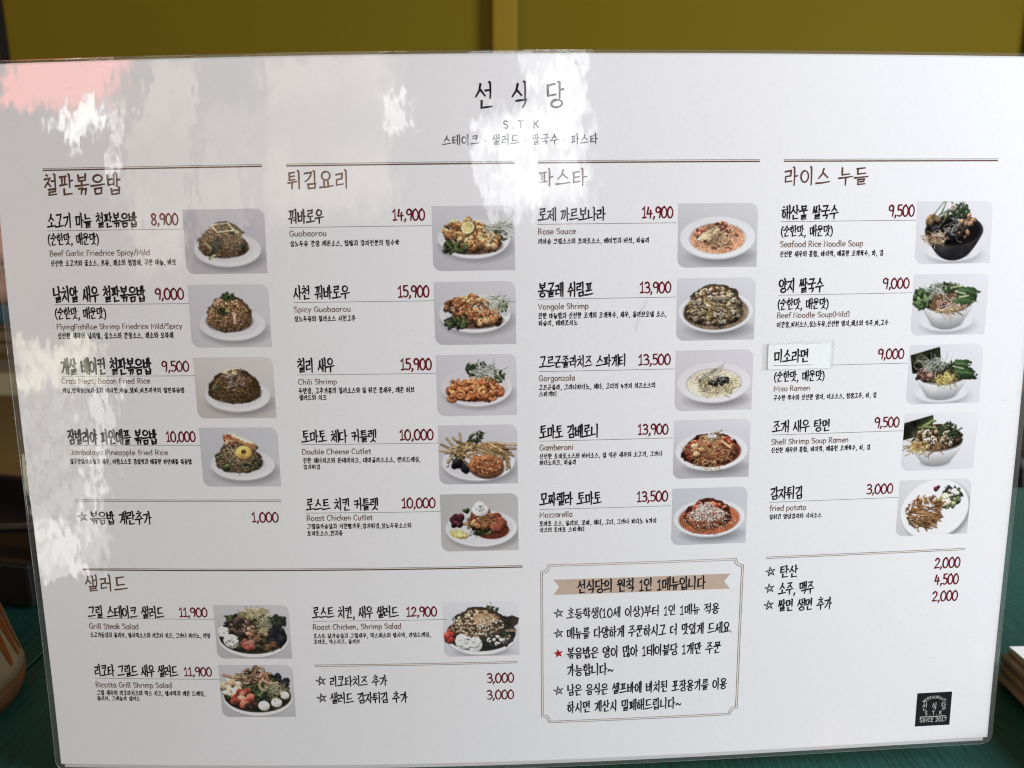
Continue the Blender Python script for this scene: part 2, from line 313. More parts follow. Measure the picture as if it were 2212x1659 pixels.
def hangul(ch):
    n = ord(ch)-0xAC00
    c, v, f = CHO[n//588], JUNG[(n % 588)//28], JONG[n % 28]
    S = []
    if v in 'ㅏㅑㅣㅓㅕㅐㅔㅒㅖ':
        two = v in 'ㅐㅔㅒㅖ'
        x1 = {'ㅏ': .58, 'ㅑ': .58, 'ㅣ': .62, 'ㅓ': .52, 'ㅕ': .52}.get(v, .48)
        y0, y1 = (.14, .84) if not f else (.1, .92)
        S += place(cons(c, c in 'ㄱㄲㅋ'), .02, x1, y0, y1)
        if v in 'ㅏㅑ':
            S.append(stem(.74))
            for y in ([.48] if v == 'ㅏ' else [.62, .36]): S.append([(.74, y), (.99, y+.03)])
        elif v in 'ㅓㅕ':
            S.append(stem(.82))
            for y in ([.5] if v == 'ㅓ' else [.64, .38]): S.append([(.54, y), (.82, y+.02)])
        elif v == 'ㅣ': S.append(stem(.8))
        elif v in 'ㅐㅒ':
            S += [stem(.62, .97, 0), stem(.9)]
            for y in ([.47] if v == 'ㅐ' else [.6, .36]): S.append([(.62, y), (.9, y+.02)])
        else:
            S += [stem(.68, .97, 0), stem(.92)]
            for y in ([.48] if v == 'ㅔ' else [.6, .36]): S.append([(.46, y), (.68, y+.02)])
    elif v in 'ㅗㅛㅜㅠㅡ':
        if v in 'ㅗㅛ':
            S += place(cons(c), .16, .84, .46, .98)
            S.append([(0, .08), (.5, .09), (1, .13)])
            for x in ([.5] if v == 'ㅗ' else [.36, .64]): S.append([(x-.01, .4), (x, .1)])
        elif v == 'ㅡ':
            S += place(cons(c), .14, .86, .36, .94); S.append([(0, .1), (.5, .11), (1, .16)])
        else:
            S += place(cons(c), .18, .82, .54, 1.0); S.append([(0, .38), (.5, .4), (1, .44)])
            for x in ([.52] if v == 'ㅜ' else [.36, .66]): S.append([(x, .4), (x-.02, -.04)])
    else:
        S += place(cons(c, False), .06, .56, .5, .95)
        xs = [.82]
        if v in 'ㅙㅞ': xs = [.7, .93]
        for x in xs: S.append(stem(x))
        if v in 'ㅘㅙㅚ':
            S += [[(0, .16), (.66, .24)], [(.3, .44), (.31, .2)]]
            if v != 'ㅚ': S.append([(xs[0], .46), (xs[0]+.2, .48)])
        elif v in 'ㅝㅞㅟ':
            S += [[(0, .36), (.66, .42)], [(.32, .38), (.28, 0)]]
            if v != 'ㅟ': S.append([(xs[0]-.26, .2), (xs[0], .22)])
        else: S.append([(0, .2), (.68, .27)])
    if f:
        S = place(S, 0, 1, .36, 1.0)
        if v in 'ㅏㅑㅣㅓㅕㅐㅔㅒㅖ': x0, x1 = .24, .92
        elif v in 'ㅗㅛㅜㅠㅡ': x0, x1 = .18, .82
        else: x0, x1 = .28, .92
        if len(f) == 1: S += place(cons(f), x0, x1, -.03, .29)
        else:
            m = (x0+x1)/2
            S += place(cons(f[0]), x0-.06, m-.03, -.03, .29)+place(cons(f[1]), m+.03, x1+.06, -.03, .29)
    return [[(x, y+.05*(x-.5)) for x, y in s] for s in S]
sm = smooth
LAT = {
 'A': (.72, [[(.02, 0), (.34, 1), (.66, 0)], [(.13, .34), (.56, .34)]]),
 'B': (.6, [[(.06, 0), (.06, 1)], sm([(.06, 1), (.34, 1), (.48, .78), (.34, .55), (.06, .54)]), sm([(.06, .54), (.38, .52), (.54, .27), (.38, .02), (.06, 0)])]),
 'C': (.64, [sm([(.58, .86), (.36, 1), (.12, .82), (.04, .5), (.12, .16), (.36, 0), (.58, .14)])]),
 'D': (.68, [[(.06, 0), (.06, 1)], sm([(.06, 1), (.36, .96), (.6, .72), (.6, .28), (.36, .03), (.06, 0)])]),
 'E': (.56, [[(.5, 1), (.06, 1), (.06, 0), (.5, 0)], [(.06, .52), (.42, .52)]]),
 'F': (.54, [[(.5, 1), (.06, 1), (.06, 0)], [(.06, .54), (.42, .54)]]),
 'G': (.7, [sm([(.6, .86), (.36, 1), (.12, .82), (.04, .5), (.12, .16), (.36, 0), (.6, .12)]), [(.6, .12), (.6, .46), (.38, .46)]]),
 'I': (.22, [[(.1, 0), (.1, 1)]]),
 'J': (.44, [sm([(.36, 1), (.36, .3), (.28, .04), (.1, .02), (.02, .14)])]),
 'K': (.62, [[(.06, 0), (.06, 1)], [(.54, 1), (.08, .46)], [(.22, .6), (.58, 0)]]),
 'M': (.84, [[(.06, 0), (.08, 1), (.4, .3), (.72, 1), (.76, 0)]]),
 'N': (.7, [[(.06, 0), (.06, 1), (.6, 0), (.6, 1)]]),
 'P': (.58, [[(.06, 0), (.06, 1)], sm([(.06, 1), (.36, 1), (.52, .74), (.36, .48), (.06, .46)])]),
 'R': (.62, [[(.06, 0), (.06, 1)], sm([(.06, 1), (.36, 1), (.5, .76), (.36, .52), (.06, .5)]), [(.28, .5), (.56, 0)]]),
 'S': (.58, [sm([(.5, .86), (.3, 1), (.1, .9), (.08, .68), (.28, .54), (.48, .4), (.5, .16), (.3, 0), (.06, .12)])]),
 'T': (.58, [[(0, 1), (.58, 1)], [(.29, 1), (.29, 0)]]),
 'U': (.66, [sm([(.06, 1), (.06, .3), (.16, .04), (.32, 0), (.5, .06), (.58, .3), (.58, 1)])]),
 'V': (.62, [[(.02, 1), (.3, 0), (.6, 1)]]),
 'a': (.56, [sm([(.46, .5), (.28, .66), (.08, .52), (.04, .3), (.14, .04), (.3, .02), (.44, .2)]), [(.46, .66), (.46, .1), (.52, 0)]]),
 'b': (.56, [[(.07, 1.05), (.07, .02)], sm([(.07, .46), (.24, .65), (.44, .54), (.5, .32), (.42, .08), (.24, 0), (.07, .12)])]),
 'c': (.48, [sm([(.44, .54), (.26, .66), (.08, .5), (.05, .3), (.12, .08), (.28, 0), (.44, .1)])]),
 'd': (.58, [[(.48, 1.05), (.48, 0)], sm([(.48, .48), (.28, .65), (.08, .5), (.04, .3), (.12, .06), (.3, 0), (.48, .16)])]),
 'e': (.54, [sm([(.06, .34), (.48, .38), (.42, .58), (.26, .66), (.08, .5), (.05, .28), (.14, .05), (.3, 0), (.47, .1)])]),
 'f': (.36, [sm([(.4, .98), (.28, 1.06), (.17, .9), (.16, .5), (.15, -.06)]), [(0, .6), (.36, .62)]]),
 'g': (.56, [sm([(.46, .5), (.28, .66), (.08, .52), (.04, .3), (.14, .06), (.3, .04), (.45, .22)]), sm([(.47, .66), (.47, 0), (.42, -.24), (.22, -.32), (.04, -.22)])]),
 'h': (.56, [[(.07, 1.05), (.07, 0)], sm([(.07, .42), (.26, .65), (.42, .56), (.46, .36), (.46, 0)])]),
 'i': (.22, [[(.1, .64), (.1, 0)], [(.09, .9), (.12, .93)]]),
 'j': (.24, [sm([(.14, .64), (.14, -.1), (.02, -.3)]), [(.13, .9), (.16, .93)]]),
 'k': (.5, [[(.07, 1.05), (.07, 0)], [(.42, .64), (.08, .28)], [(.2, .38), (.46, 0)]]),
 'l': (.24, [[(.09, 1.05), (.09, .06), (.16, 0)]]),
 'm': (.84, [[(.07, .64), (.07, 0)], sm([(.07, .42), (.22, .65), (.36, .56), (.4, .36), (.4, 0)]), sm([(.4, .42), (.56, .65), (.7, .56), (.74, .36), (.74, 0)])]),
 'n': (.56, [[(.07, .64), (.07, 0)], sm([(.07, .42), (.26, .65), (.42, .56), (.46, .36), (.46, 0)])]),
 'o': (.58, [arc(.29, .32, .24, .33)]),
 'p': (.56, [[(.07, .66), (.07, -.34)], sm([(.07, .46), (.24, .65), (.44, .54), (.5, .32), (.42, .08), (.24, 0), (.07, .12)])]),
 'r': (.4, [[(.07, .64), (.07, 0)], sm([(.07, .38), (.18, .6), (.38, .62)])]),
 's': (.46, [sm([(.4, .56), (.22, .66), (.08, .52), (.2, .36), (.38, .26), (.38, .06), (.2, 0), (.03, .08)])]),
 't': (.38, [sm([(.17, .88), (.16, .3), (.2, .04), (.36, .04)]), [(0, .64), (.36, .65)]]),
 'u': (.56, [sm([(.07, .64), (.07, .26), (.14, .04), (.28, 0), (.44, .2)]), [(.46, .64), (.46, 0)]]),
 'v': (.5, [[(.02, .64), (.24, 0), (.48, .64)]]),
 'y': (.52, [[(.04, .64), (.27, .04)], [(.48, .64), (.3, .1), (.12, -.34)]]),
 'z': (.5, [[(.04, .63), (.44, .63), (.04, .02), (.47, .02)]]),
 '(': (.3, [sm([(.26, 1.08), (.1, .8), (.06, .4), (.12, .1), (.26, -.12)])]),
 ')': (.3, [sm([(.04, 1.08), (.2, .8), (.24, .4), (.18, .1), (.04, -.12)])]),
 ',': (.26, [[(.14, .1), (.15, .0), (.06, -.18)]]), '.': (.24, [[(.1, .03), (.13, .06)]]), '/': (.42, [[(.38, 1.05), (.02, -.08)]]),
 '·': (.3, [[(.12, .44), (.16, .47)]]), '~': (.6, [sm([(.04, .36), (.18, .52), (.34, .42), (.48, .34), (.6, .5)])]),
 '%': (.8, [arc(.2, .74, .15, .2), arc(.58, .22, .15, .2), [(.62, 1), (.14, 0)]]),
 '0': (.6, [sm([(.34, 1.04), (.12, .84), (.04, .46), (.12, .1), (.3, -.02), (.48, .14), (.55, .52), (.46, .86), (.26, .98)])]),
 '1': (.44, [[(.06, .78), (.24, 1.02), (.23, .02)], [(.06, .0), (.42, .03)]]),
 '2': (.58, [sm([(.08, .78), (.26, 1), (.46, .84), (.42, .56), (.06, .02)]), [(.06, .02), (.54, .06)]]),
 '3': (.56, [sm([(.08, .9), (.28, 1.02), (.46, .84), (.38, .6), (.2, .54)]), sm([(.2, .54), (.46, .46), (.5, .2), (.3, 0), (.06, .08)])]),
 '4': (.6, [[(.18, 1), (.06, .36), (.56, .4)], [(.4, .72), (.37, -.04)]]),
 '5': (.56, [[(.14, 1), (.12, .58)], sm([(.12, .58), (.34, .62), (.5, .42), (.46, .14), (.26, 0), (.06, .1)]), [(.12, 1.0), (.5, 1.05)]]),
 '7': (.54, [[(.04, .96), (.5, 1), (.22, 0)]]),
 '8': (.58, [sm([(.46, .88), (.28, 1.02), (.1, .86), (.18, .62), (.42, .42), (.48, .16), (.28, -.02), (.08, .14), (.16, .42), (.42, .64), (.48, .86)])]),
 '9': (.56, [sm([(.46, .84), (.28, 1.02), (.08, .86), (.08, .6), (.26, .5), (.46, .66), (.48, .9)]), [(.48, .9), (.47, .4), (.4, -.04)]]),
}
def lay(text, hk=.62, gap=.06, space=.34, latsc=1.0, latw=1.0):
    """strokes of a whole line and its advance, height 1"""
    x = 0; S = []
    for ch in text:
        if ch == ' ': x += space; continue
        if ord(ch) >= 0xAC00:
            S += [[(x+px*hk, py) for px, py in s] for s in hangul(ch)]; x += hk+gap
        else:
            a, g = LAT[ch]; k = latsc*latw
            S += [[(x+px*k, py*latsc) for px, py in s] for s in g]; x += a*k+gap*.9
    return S, x-gap
def ribbon(bm, pts, w, to3d, lev):
    """one brush stroke as a flat strip with round ends; to3d(x,y,lev) puts it on the sheet"""
    P = [np.array(p, float) for p in pts]
    Q = [P[0]]
    for p in P[1:]:
        if np.hypot(*(p-Q[-1])) > 1e-4: Q.append(p)
    if len(Q) < 2: Q.append(Q[0]+np.array([w*.3, 0]))
    n = len(Q)
    L, Rr = [], []
    for i, q in enumerate(Q):
        d0 = Q[i]-Q[i-1] if i else Q[1]-Q[0]
        d1 = Q[i+1]-Q[i] if i < n-1 else Q[-1]-Q[-2]
        d0 = d0/np.hypot(*d0); d1 = d1/np.hypot(*d1)
        t = d0+d1; l = np.hypot(*t)
        t = d0 if l < .3 else t/l
        m = np.array([-t[1], t[0]])
        k = 1/max(.6, abs(m@np.array([-d0[1], d0[0]])))
        f = i/(n-1)
        ww = w*.5*(1.12-.34*f)*k
        L.append(q+m*ww); Rr.append(q-m*ww)
    d = Q[0]-Q[1]; d /= np.hypot(*d); e = Q[-1]-Q[-2]; e /= np.hypot(*e)
    cap0 = [Rr[0]*.85+L[0]*.15+d*w*.36, L[0]*.85+Rr[0]*.15+d*w*.36]
    cap1 = [L[-1]*.8+Rr[-1]*.2+e*w*.24, Rr[-1]*.8+L[-1]*.2+e*w*.24]
    V = lambda p: bm.verts.new(to3d(p[0], p[1], lev))
    vl = [V(p) for p in L]; vr = [V(p) for p in Rr]
    a, b = V(cap0[0]), V(cap0[1]); c, e2 = V(cap1[0]), V(cap1[1])
    for i in range(n-1): bm.faces.new((vr[i], vr[i+1], vl[i+1], vl[i]))
    bm.faces.new((a, vr[0], vl[0], b)); bm.faces.new((vr[-1], e2, c, vl[-1]))
# ----------------------------------------------------------------- the printed dish pictures, painted pixel by pixel
PW, PH = 232, 180
class Pic:
    def __init__(s, seed, top=(196, 195, 199), bot=(182, 181, 186)):
        s.r = np.random.RandomState(seed)
        y = np.linspace(0, 1, PH)[:, None, None]; x = np.linspace(0, 1, PW)[None, :, None]
        s.im = (np.array(top)*(1-y)+np.array(bot)*y)*(1+.03*(x-.5))
        s.X, s.Y = np.meshgrid(np.arange(PW)+.5, np.arange(PH)+.5)
        g = np.zeros((PH, PW))
        for k in (6, 12, 26, 60):
            n = s.r.rand(k, k+k//3); iy = np.linspace(0, k-1.01, PH); ix = np.linspace(0, n.shape[1]-1.01, PW)
            y0 = iy.astype(int); x0 = ix.astype(int); fy = (iy-y0)[:, None]; fx = (ix-x0)[None]
            g += (n[y0][:, x0]*(1-fy)*(1-fx)+n[y0+1][:, x0]*fy*(1-fx)+n[y0][:, x0+1]*(1-fy)*fx+n[y0+1][:, x0+1]*fy*fx-.5)*6/k**.5
        s.noise = g
    def box(s, cx, cy, r):
        return slice(max(0, int(cy-r)), max(0, min(PH, int(cy+r)+2))), slice(max(0, int(cx-r)), max(0, min(PW, int(cx+r)+2)))
    def mix(s, sl, a, col): s.im[sl] += (col-s.im[sl])*a[..., None]
    def ell(s, cx, cy, rx, ry, col, soft=1., rot=0, shade=0., alpha=1., rough=0.):
        cx *= PW; cy *= PH; rx *= PW; ry *= PW
        sl = s.box(cx, cy, max(rx, ry)+soft*2+2)
        x = s.X[sl]-cx; y = s.Y[sl]-cy
        if x.size == 0: return
        c, n = math.cos(rot), math.sin(rot)
        u = (x*c+y*n)/rx; v = (-x*n+y*c)/ry
        d = np.sqrt(u*u+v*v)
        if rough: d = d+rough*s.noise[sl]
        a = np.clip((1-d)*min(rx, ry)/soft+.5, 0, 1)*alpha
        k = 1+shade*(-(x/rx*.45+y/ry*.8)) if shade else 1
        col = np.array(col, float)
        s.mix(sl, a, np.clip(col*(k[..., None] if shade else 1), 0, 255))
    def line(s, pts, w, col, alpha=1., soft=.9):
        P = [(x*PW, y*PH) for x, y in pts]
        xs = [p[0] for p in P]; ys = [p[1] for p in P]
        sl = (slice(max(0, int(min(ys)-w-2)), max(0, int(max(ys)+w+3))), slice(max(0, int(min(xs)-w-2)), max(0, int(max(xs)+w+3))))
        X, Y = s.X[sl], s.Y[sl]
        if X.size == 0: return
        D = np.full(X.shape, 1e9)
        for (x0, y0), (x1, y1) in zip(P, P[1:]):
            dx, dy = x1-x0, y1-y0; t = np.clip(((X-x0)*dx+(Y-y0)*dy)/(dx*dx+dy*dy+1e-9), 0, 1)
            D = np.minimum(D, np.hypot(X-x0-t*dx, Y-y0-t*dy))
        s.mix(sl, np.clip((w*.5-D)/soft+.5, 0, 1)*alpha, np.array(col, float))
    def poly(s, pts, col, shade=0, tex=0., soft=1.):
        P = [(x*PW, y*PH) for x, y in pts]
        a = np.ones((PH, PW)); n = len(P); A = sum(P[i][0]*P[(i+1) % n][1]-P[(i+1) % n][0]*P[i][1] for i in range(n))
        for i in range(n):
            (x0, y0), (x1, y1) = P[i], P[(i+1) % n]; l = math.hypot(x1-x0, y1-y0)
            d = ((x1-x0)*(s.Y-y0)-(y1-y0)*(s.X-x0))/l*(1 if A > 0 else -1)
            a = np.minimum(a, np.clip(d/soft+.5, 0, 1))
        k = 1+tex*s.noise
        s.mix((slice(None), slice(None)), a, np.clip(np.array(col, float)*k[..., None], 0, 255))
    def plate(s, cx=.52, cy=.6, rx=.4, ry=.2, col=(211, 210, 213), rim=.72, sh=.5):
        s.ell(cx+.04, cy+.12, rx*.9, ry*.75, (96, 94, 98), soft=22, alpha=sh)
        s.ell(cx, cy+.035, rx*.86, ry*.9, (140, 139, 142), soft=7, alpha=.9)
        s.ell(cx, cy+.02, rx*.985, ry, (178, 178, 181), soft=1.6)
        s.ell(cx, cy, rx, ry, col, soft=1.4, shade=-.05)
        s.ell(cx, cy+.004, rx*rim*1.04, ry*rim*1.04, np.array(col)*.93, soft=3)
        s.ell(cx, cy+.01, rx*rim, ry*rim, np.array(col)*.97, soft=3, shade=-.03)
    def bowl(s, cx, cy, rx, ry, fy, fr, col=(196, 196, 200), sauc=True, scol=(208, 208, 212)):
        if sauc:
            s.ell(cx+.03, fy+.03, .34, .12, (120, 118, 124), soft=16, alpha=.4)
            s.ell(cx, fy-.035, .36, .125, np.array(scol)*.9, soft=1.6); s.ell(cx, fy-.05, .355, .12, scol, soft=1.4)
            s.ell(cx, fy-.04, .24, .075, np.array(scol)*.93, soft=4)
        s.ell(cx, fy, fr*1.3, fr*.4, (90, 88, 92), soft=8, alpha=.6)
        n = 26
        for i in range(n+1):
            t = i/n; e = t**.62
            s.ell(cx, fy+(cy-fy)*t, fr+(rx-fr)*e, (fr+(rx-fr)*e)*ry/rx, np.array(col)*(.7+.3*t), soft=1.2, shade=.0)
        s.ell(cx-rx*.35, (cy+fy)/2, rx*.22, .12, (255, 255, 255), soft=14, alpha=.12)
        s.ell(cx, cy, rx, ry, np.array(col)*1.1 if col[0] > 120 else np.array(col)*1.35, soft=1.2); s.ell(cx, cy+.006, rx*.95, ry*.93, np.array(col)*.75, soft=1.6)
    def inside(s, cx, by, rx, h, ry):
        while 1:
            x = s.r.uniform(-1, 1); lo = by+ry*math.sqrt(1-x*x)*PW/PH; hi = by-h*(1-x*x)**.55
            y = s.r.uniform(by-h, by+ry*PW/PH)
            if hi <= y <= lo: return cx+x*rx, y
    def mound(s, cx, by, rx, h, ry, pal, n=500, size=(.008, .02), base=None, asp=1.6, sh=.5, shrink=.94):
        base = np.array(base if base is not None else pal[0])*.6
        s.ell(cx, by, rx*1.02, ry*1.05, base*.6, soft=5, alpha=.6)
        for t in np.linspace(0, 1, 14):
            s.ell(cx, by-h*t, rx*math.sqrt(max(.02, 1-t**2)), ry*math.sqrt(max(.03, 1-t**2)), base, soft=2.5, rough=.12)
        pts = sorted((s.inside(cx, by, rx*shrink, h, ry*shrink) for _ in range(n)), key=lambda p: p[1])
        for x, y in pts:
            r = s.r.uniform(*size); k = 1.16-.5*np.clip((y-by+h)/(h+ry*1.3), 0, 1)+s.r.uniform(-.2, .16)-.3*max(0, (x-cx)/rx)**2
            c = np.array(pal[s.r.randint(len(pal))])*k
            s.ell(x, y+r*.35, r*1.05, r/asp, c*.5, soft=1.2, rot=s.r.uniform(0, 3), alpha=.45)
            s.ell(x, y, r, r/asp, c, soft=1., rot=s.r.uniform(-1, 1), shade=sh, rough=.1)
    def scatter(s, cx, cy, rx, ry, n, size, pal, asp=1.6, shade=.35, rough=.1, dark=.7):
        P = []
        for _ in range(n):
            a = s.r.uniform(0, 6.28); q = s.r.uniform(0, 1)**.5; P.append((cx+rx*q*math.cos(a), cy+ry*q*math.sin(a)))
        for x, y in sorted(P, key=lambda p: p[1]):
            r = s.r.uniform(*size); c = np.array(pal[s.r.randint(len(pal))])*s.r.uniform(.82, 1.15); ro = s.r.uniform(0, 3.14)
            s.ell(x+.003, y+r*.4, r*1.05, r/asp*1.05, c*.25, soft=1.6, rot=ro, alpha=dark)
            s.ell(x, y, r, r/asp, c, soft=1., rot=ro, shade=shade, rough=rough)
    def strands(s, cx, cy, rx, ry, n, ln, w, pal, curl=1.6, dark=.35, ang=None):
        for _ in range(n):
            a = s.r.uniform(0, 6.28); q = s.r.uniform(0, 1)**.5; x = cx+rx*q*math.cos(a); y = cy+ry*q*math.sin(a)
            t = s.r.uniform(0, 6.28) if ang is None else ang+s.r.normal()*.35; k = s.r.uniform(-1, 1)*curl; m = 7; st = ln*s.r.uniform(.6, 1.3)/m
            P = [(x, y)]
            for i in range(m):
                x += st*math.cos(t); y += st*math.sin(t)*1.1; t += k*.45; P.append((x, y))
            c = np.array(pal[s.r.randint(len(pal))])*s.r.uniform(.85, 1.12)
            s.line([(px+.003, py+.008) for px, py in P], w*1.25, c*.3, alpha=dark, soft=1.3); s.line(P, w*.85, c, alpha=.85)
    def leaves(s, cx, cy, rx, ry, n, size, pal=((60, 84, 42), (88, 112, 56), (42, 60, 32), (112, 134, 76))):
        s.scatter(cx, cy, rx, ry, n, size, pal, asp=2.3, shade=.25, rough=.5); s.strands(cx, cy, rx, ry, n//4, size[1]*1.6, 1.2, [(136, 158, 96), (60, 80, 44)], .6, .2)
    def sticks(s, cx, cy, rx, ry, n, ln, w, pal, ang=None): s.strands(cx, cy, rx, ry, n, ln, w, pal, curl=.08, dark=.5, ang=ang)
    def lemon(s, x, y, r, sq=.9):
        s.ell(x+.01, y+.02, r, r*sq, (60, 45, 20), soft=4, alpha=.6); s.ell(x, y, r, r*sq, (205, 170, 70), rot=-.5); s.ell(x, y, r*.88, r*.88*sq, (236, 228, 190), rot=-.5)
        s.ell(x, y, r*.74, r*.74*sq, (226, 196, 104), rot=-.5, shade=.1)
        for k in range(4):
            a = k*.785; s.line([(x-r*.7*math.cos(a), y-r*.7*math.sin(a)*1.2), (x+r*.7*math.cos(a), y+r*.7*math.sin(a)*1.2)], .8, (238, 224, 170), alpha=.7)
    def sheet(s, pts):
        s.poly([(x+.01, y+.01) for x, y in pts], (22, 24, 18)); s.poly(pts, (50, 54, 32), tex=.45)
    def done(s):
        im = np.clip(s.im, 0, 255)/255
        mxc = im.max(2); mn = im.min(2); sat = (mxc-mn)/(mxc+.02); food = np.clip((sat-.09)*6, 0, 1)+np.clip((.5-mxc)*3, 0, 1)
        food = np.clip(food, 0, 1)[..., None]
        h = s.r.normal(0, 1, (PH, PW)); h2 = (h+np.roll(h, 1, 0)+np.roll(h, 1, 1)+np.roll(np.roll(h, 1, 0), 1, 1))/2
        im = im*(1+food*(.13*h2[..., None]+.10*s.noise[..., None]))+s.r.normal(0, .010, (PH, PW, 1))
        g = im.mean(2, keepdims=True); im = g+(im-g)*(.78*food+.6*(1-food))
        im = np.clip(im*.95+.028, 0, 1)
        im = .4*im+.15*(np.roll(im, 1, 0)+np.roll(im, -1, 0)+np.roll(im, 1, 1)+np.roll(im, -1, 1))
        lin = np.where(im <= .04045, im/12.92, ((im+.055)/1.055)**2.4)
        y = lin.mean(2, keepdims=True)
        return np.minimum(lin*np.clip(.68+1.42*y, 0, 1.42), .98)
RICE = [(172, 128, 82), (146, 104, 62), (190, 148, 98), (112, 74, 42), (160, 120, 80)]
FRY = [(196, 138, 82), (214, 164, 108), (160, 100, 52), (182, 122, 66), (136, 78, 38)]
GRN = [(58, 82, 40), (84, 112, 54), (40, 58, 30), (104, 126, 66)]
CLAM = [(150, 128, 98), (182, 164, 134), (104, 80, 52), (128, 100, 66), (84, 62, 40), (168, 140, 96)]
RED = [(168, 62, 40), (190, 84, 52), (138, 42, 28), (204, 112, 66)]
WHT = [(232, 226, 212), (240, 236, 226), (214, 204, 184)]
def rice_plate(p, cx=.51):
    p.plate(cx+.015, .625, .41, .2)
def d_beef(p):
    rice_plate(p); p.mound(.48, .59, .295, .36, .125, RICE, 900, (.006, .014))
    p.strands(.48, .5, .2, .2, 16, .12, 1.4, [(196, 170, 110), (150, 120, 70)])
    for a in ((.37, .55), (.4, .6), (.36, .64), (.41, .5), (.58, .35), (.68, .56)): p.leaves(*a, .04, .05, 7, (.012, .03), [(36, 54, 30), (52, 74, 38), (26, 40, 24)])
    for q in ([(.26, .53), (.32, .6)], [(.3, .76), (.36, .71)], [(.6, .31), (.66, .36)]): p.line(q, 8, (166, 172, 104)); p.line(q, 3, (196, 200, 142))
    P = [(.34, .245), (.55, .215), (.61, .33), (.41, .355), (.34, .245)]; p.line([(x, y+.012) for x, y in P], 4, (90, 60, 30), alpha=.6); p.line(P, 4, (222, 212, 160))
def d_roe(p):
    rice_plate(p); p.mound(.49, .58, .285, .36, .13, [(178, 128, 78), (196, 150, 100), (140, 92, 52), (206, 160, 112)], 900, (.006, .015))
    p.leaves(.5, .19, .09, .06, 26, (.01, .028), [(66, 92, 46), (44, 66, 34), (90, 116, 60)]); p.leaves(.42, .42, .1, .05, 18, (.01, .026), [(36, 52, 32), (52, 70, 40)])
    p.line([(.55, .45), (.56, .6)], 8, (214, 168, 140)); p.line([(.32, .3), (.38, .24)], 10, (206, 160, 122)); p.line([(.46, .42), (.5, .36)], 6, (176, 182, 90)); p.line([(.5, .4), (.57, .38)], 4, (170, 60, 44))
def d_crab(p):
    rice_plate(p); p.mound(.5, .58, .315, .34, .13, [(150, 110, 64), (130, 90, 48), (170, 128, 78), (104, 70, 36)], 1000, (.006, .013))
    p.scatter(.46, .25, .09, .05, 26, (.014, .03), [(224, 184, 128), (206, 160, 100), (236, 204, 156)])
    p.strands(.52, .36, .14, .08, 30, .14, 3.2, [(204, 172, 150), (176, 138, 116), (140, 96, 78), (222, 200, 184)], 1.2)
    p.leaves(.26, .5, .03, .05, 8, (.01, .024))
def d_jamba(p):
    rice_plate(p); p.mound(.49, .6, .29, .34, .12, [(150, 122, 84), (172, 142, 100), (116, 84, 54), (186, 158, 116)], 900, (.006, .014))
    p.strands(.48, .58, .22, .14, 40, .08, 1.8, [(200, 176, 136), (170, 140, 100)])
    for a in ((.24, .48), (.33, .66), (.72, .6), (.56, .62)): p.leaves(*a, .03, .03, 5, (.012, .03), [(120, 140, 84), (58, 74, 42)])
    p.scatter(.4, .2, .12, .09, 16, (.03, .06), [(178, 104, 66), (206, 152, 108), (146, 74, 44), (216, 170, 128)], 1.9)
    for k in range(4): p.ell(.5+.05*k, .2+.03*k, .1, .04, (214-6*k, 164, 116), rot=.5, shade=.5); p.ell(.49+.05*k, .215+.03*k, .085, .022, (190, 120, 74), rot=.5)
    p.ell(.56, .44, .105, .085, (110, 74, 30), soft=4, alpha=.7); p.ell(.55, .42, .105, .085, (222, 168, 72), shade=.2); p.ell(.55, .41, .034, .026, (110, 74, 40)); p.ell(.55, .42, .07, .056, (236, 188, 96), alpha=.4, soft=4); p.ell(.55, .405, .034, .026, (104, 70, 40))
def guo(p, pal, lemon):
    p.plate(.5, .5, .44, .235, rim=.8)
    p.ell(.5, .62, .34, .1, (92, 48, 24), soft=5, alpha=.8)
    p.leaves(.28, .62, .15, .1, 46, (.02, .05), [(58, 76, 38), (84, 106, 54), (38, 52, 28), (104, 124, 70)])
    p.leaves(.82, .44, .08, .13, 26, (.014, .03), GRN)
    p.scatter(.4, .38, .27, .14, 90, (.018, .05), pal, 1.35, .5, .4); p.scatter(.62, .56, .2, .13, 80, (.02, .052), pal, 1.3, .5, .4)
    p.scatter(.68, .56, .12, .1, 26, (.03, .055), [pal[1], pal[0], pal[3]], 1.3, .4, .45); p.scatter(.5, .46, .3, .2, 120, (.006, .014), [pal[1], pal[4], pal[2]], 1.3, .3, .4, .3)
    p.strands(.72, .3, .14, .09, 34, .2, 1.7, [(220, 226, 196), (196, 206, 164), (232, 236, 216)], .8, .4, .5)
    if lemon: p.lemon(.43, .33, .085)
def d_guo(p): guo(p, FRY, True)
def d_spicy(p): guo(p, [(188, 118, 66), (206, 148, 94), (146, 80, 40), (170, 100, 54), (120, 60, 30)], False)
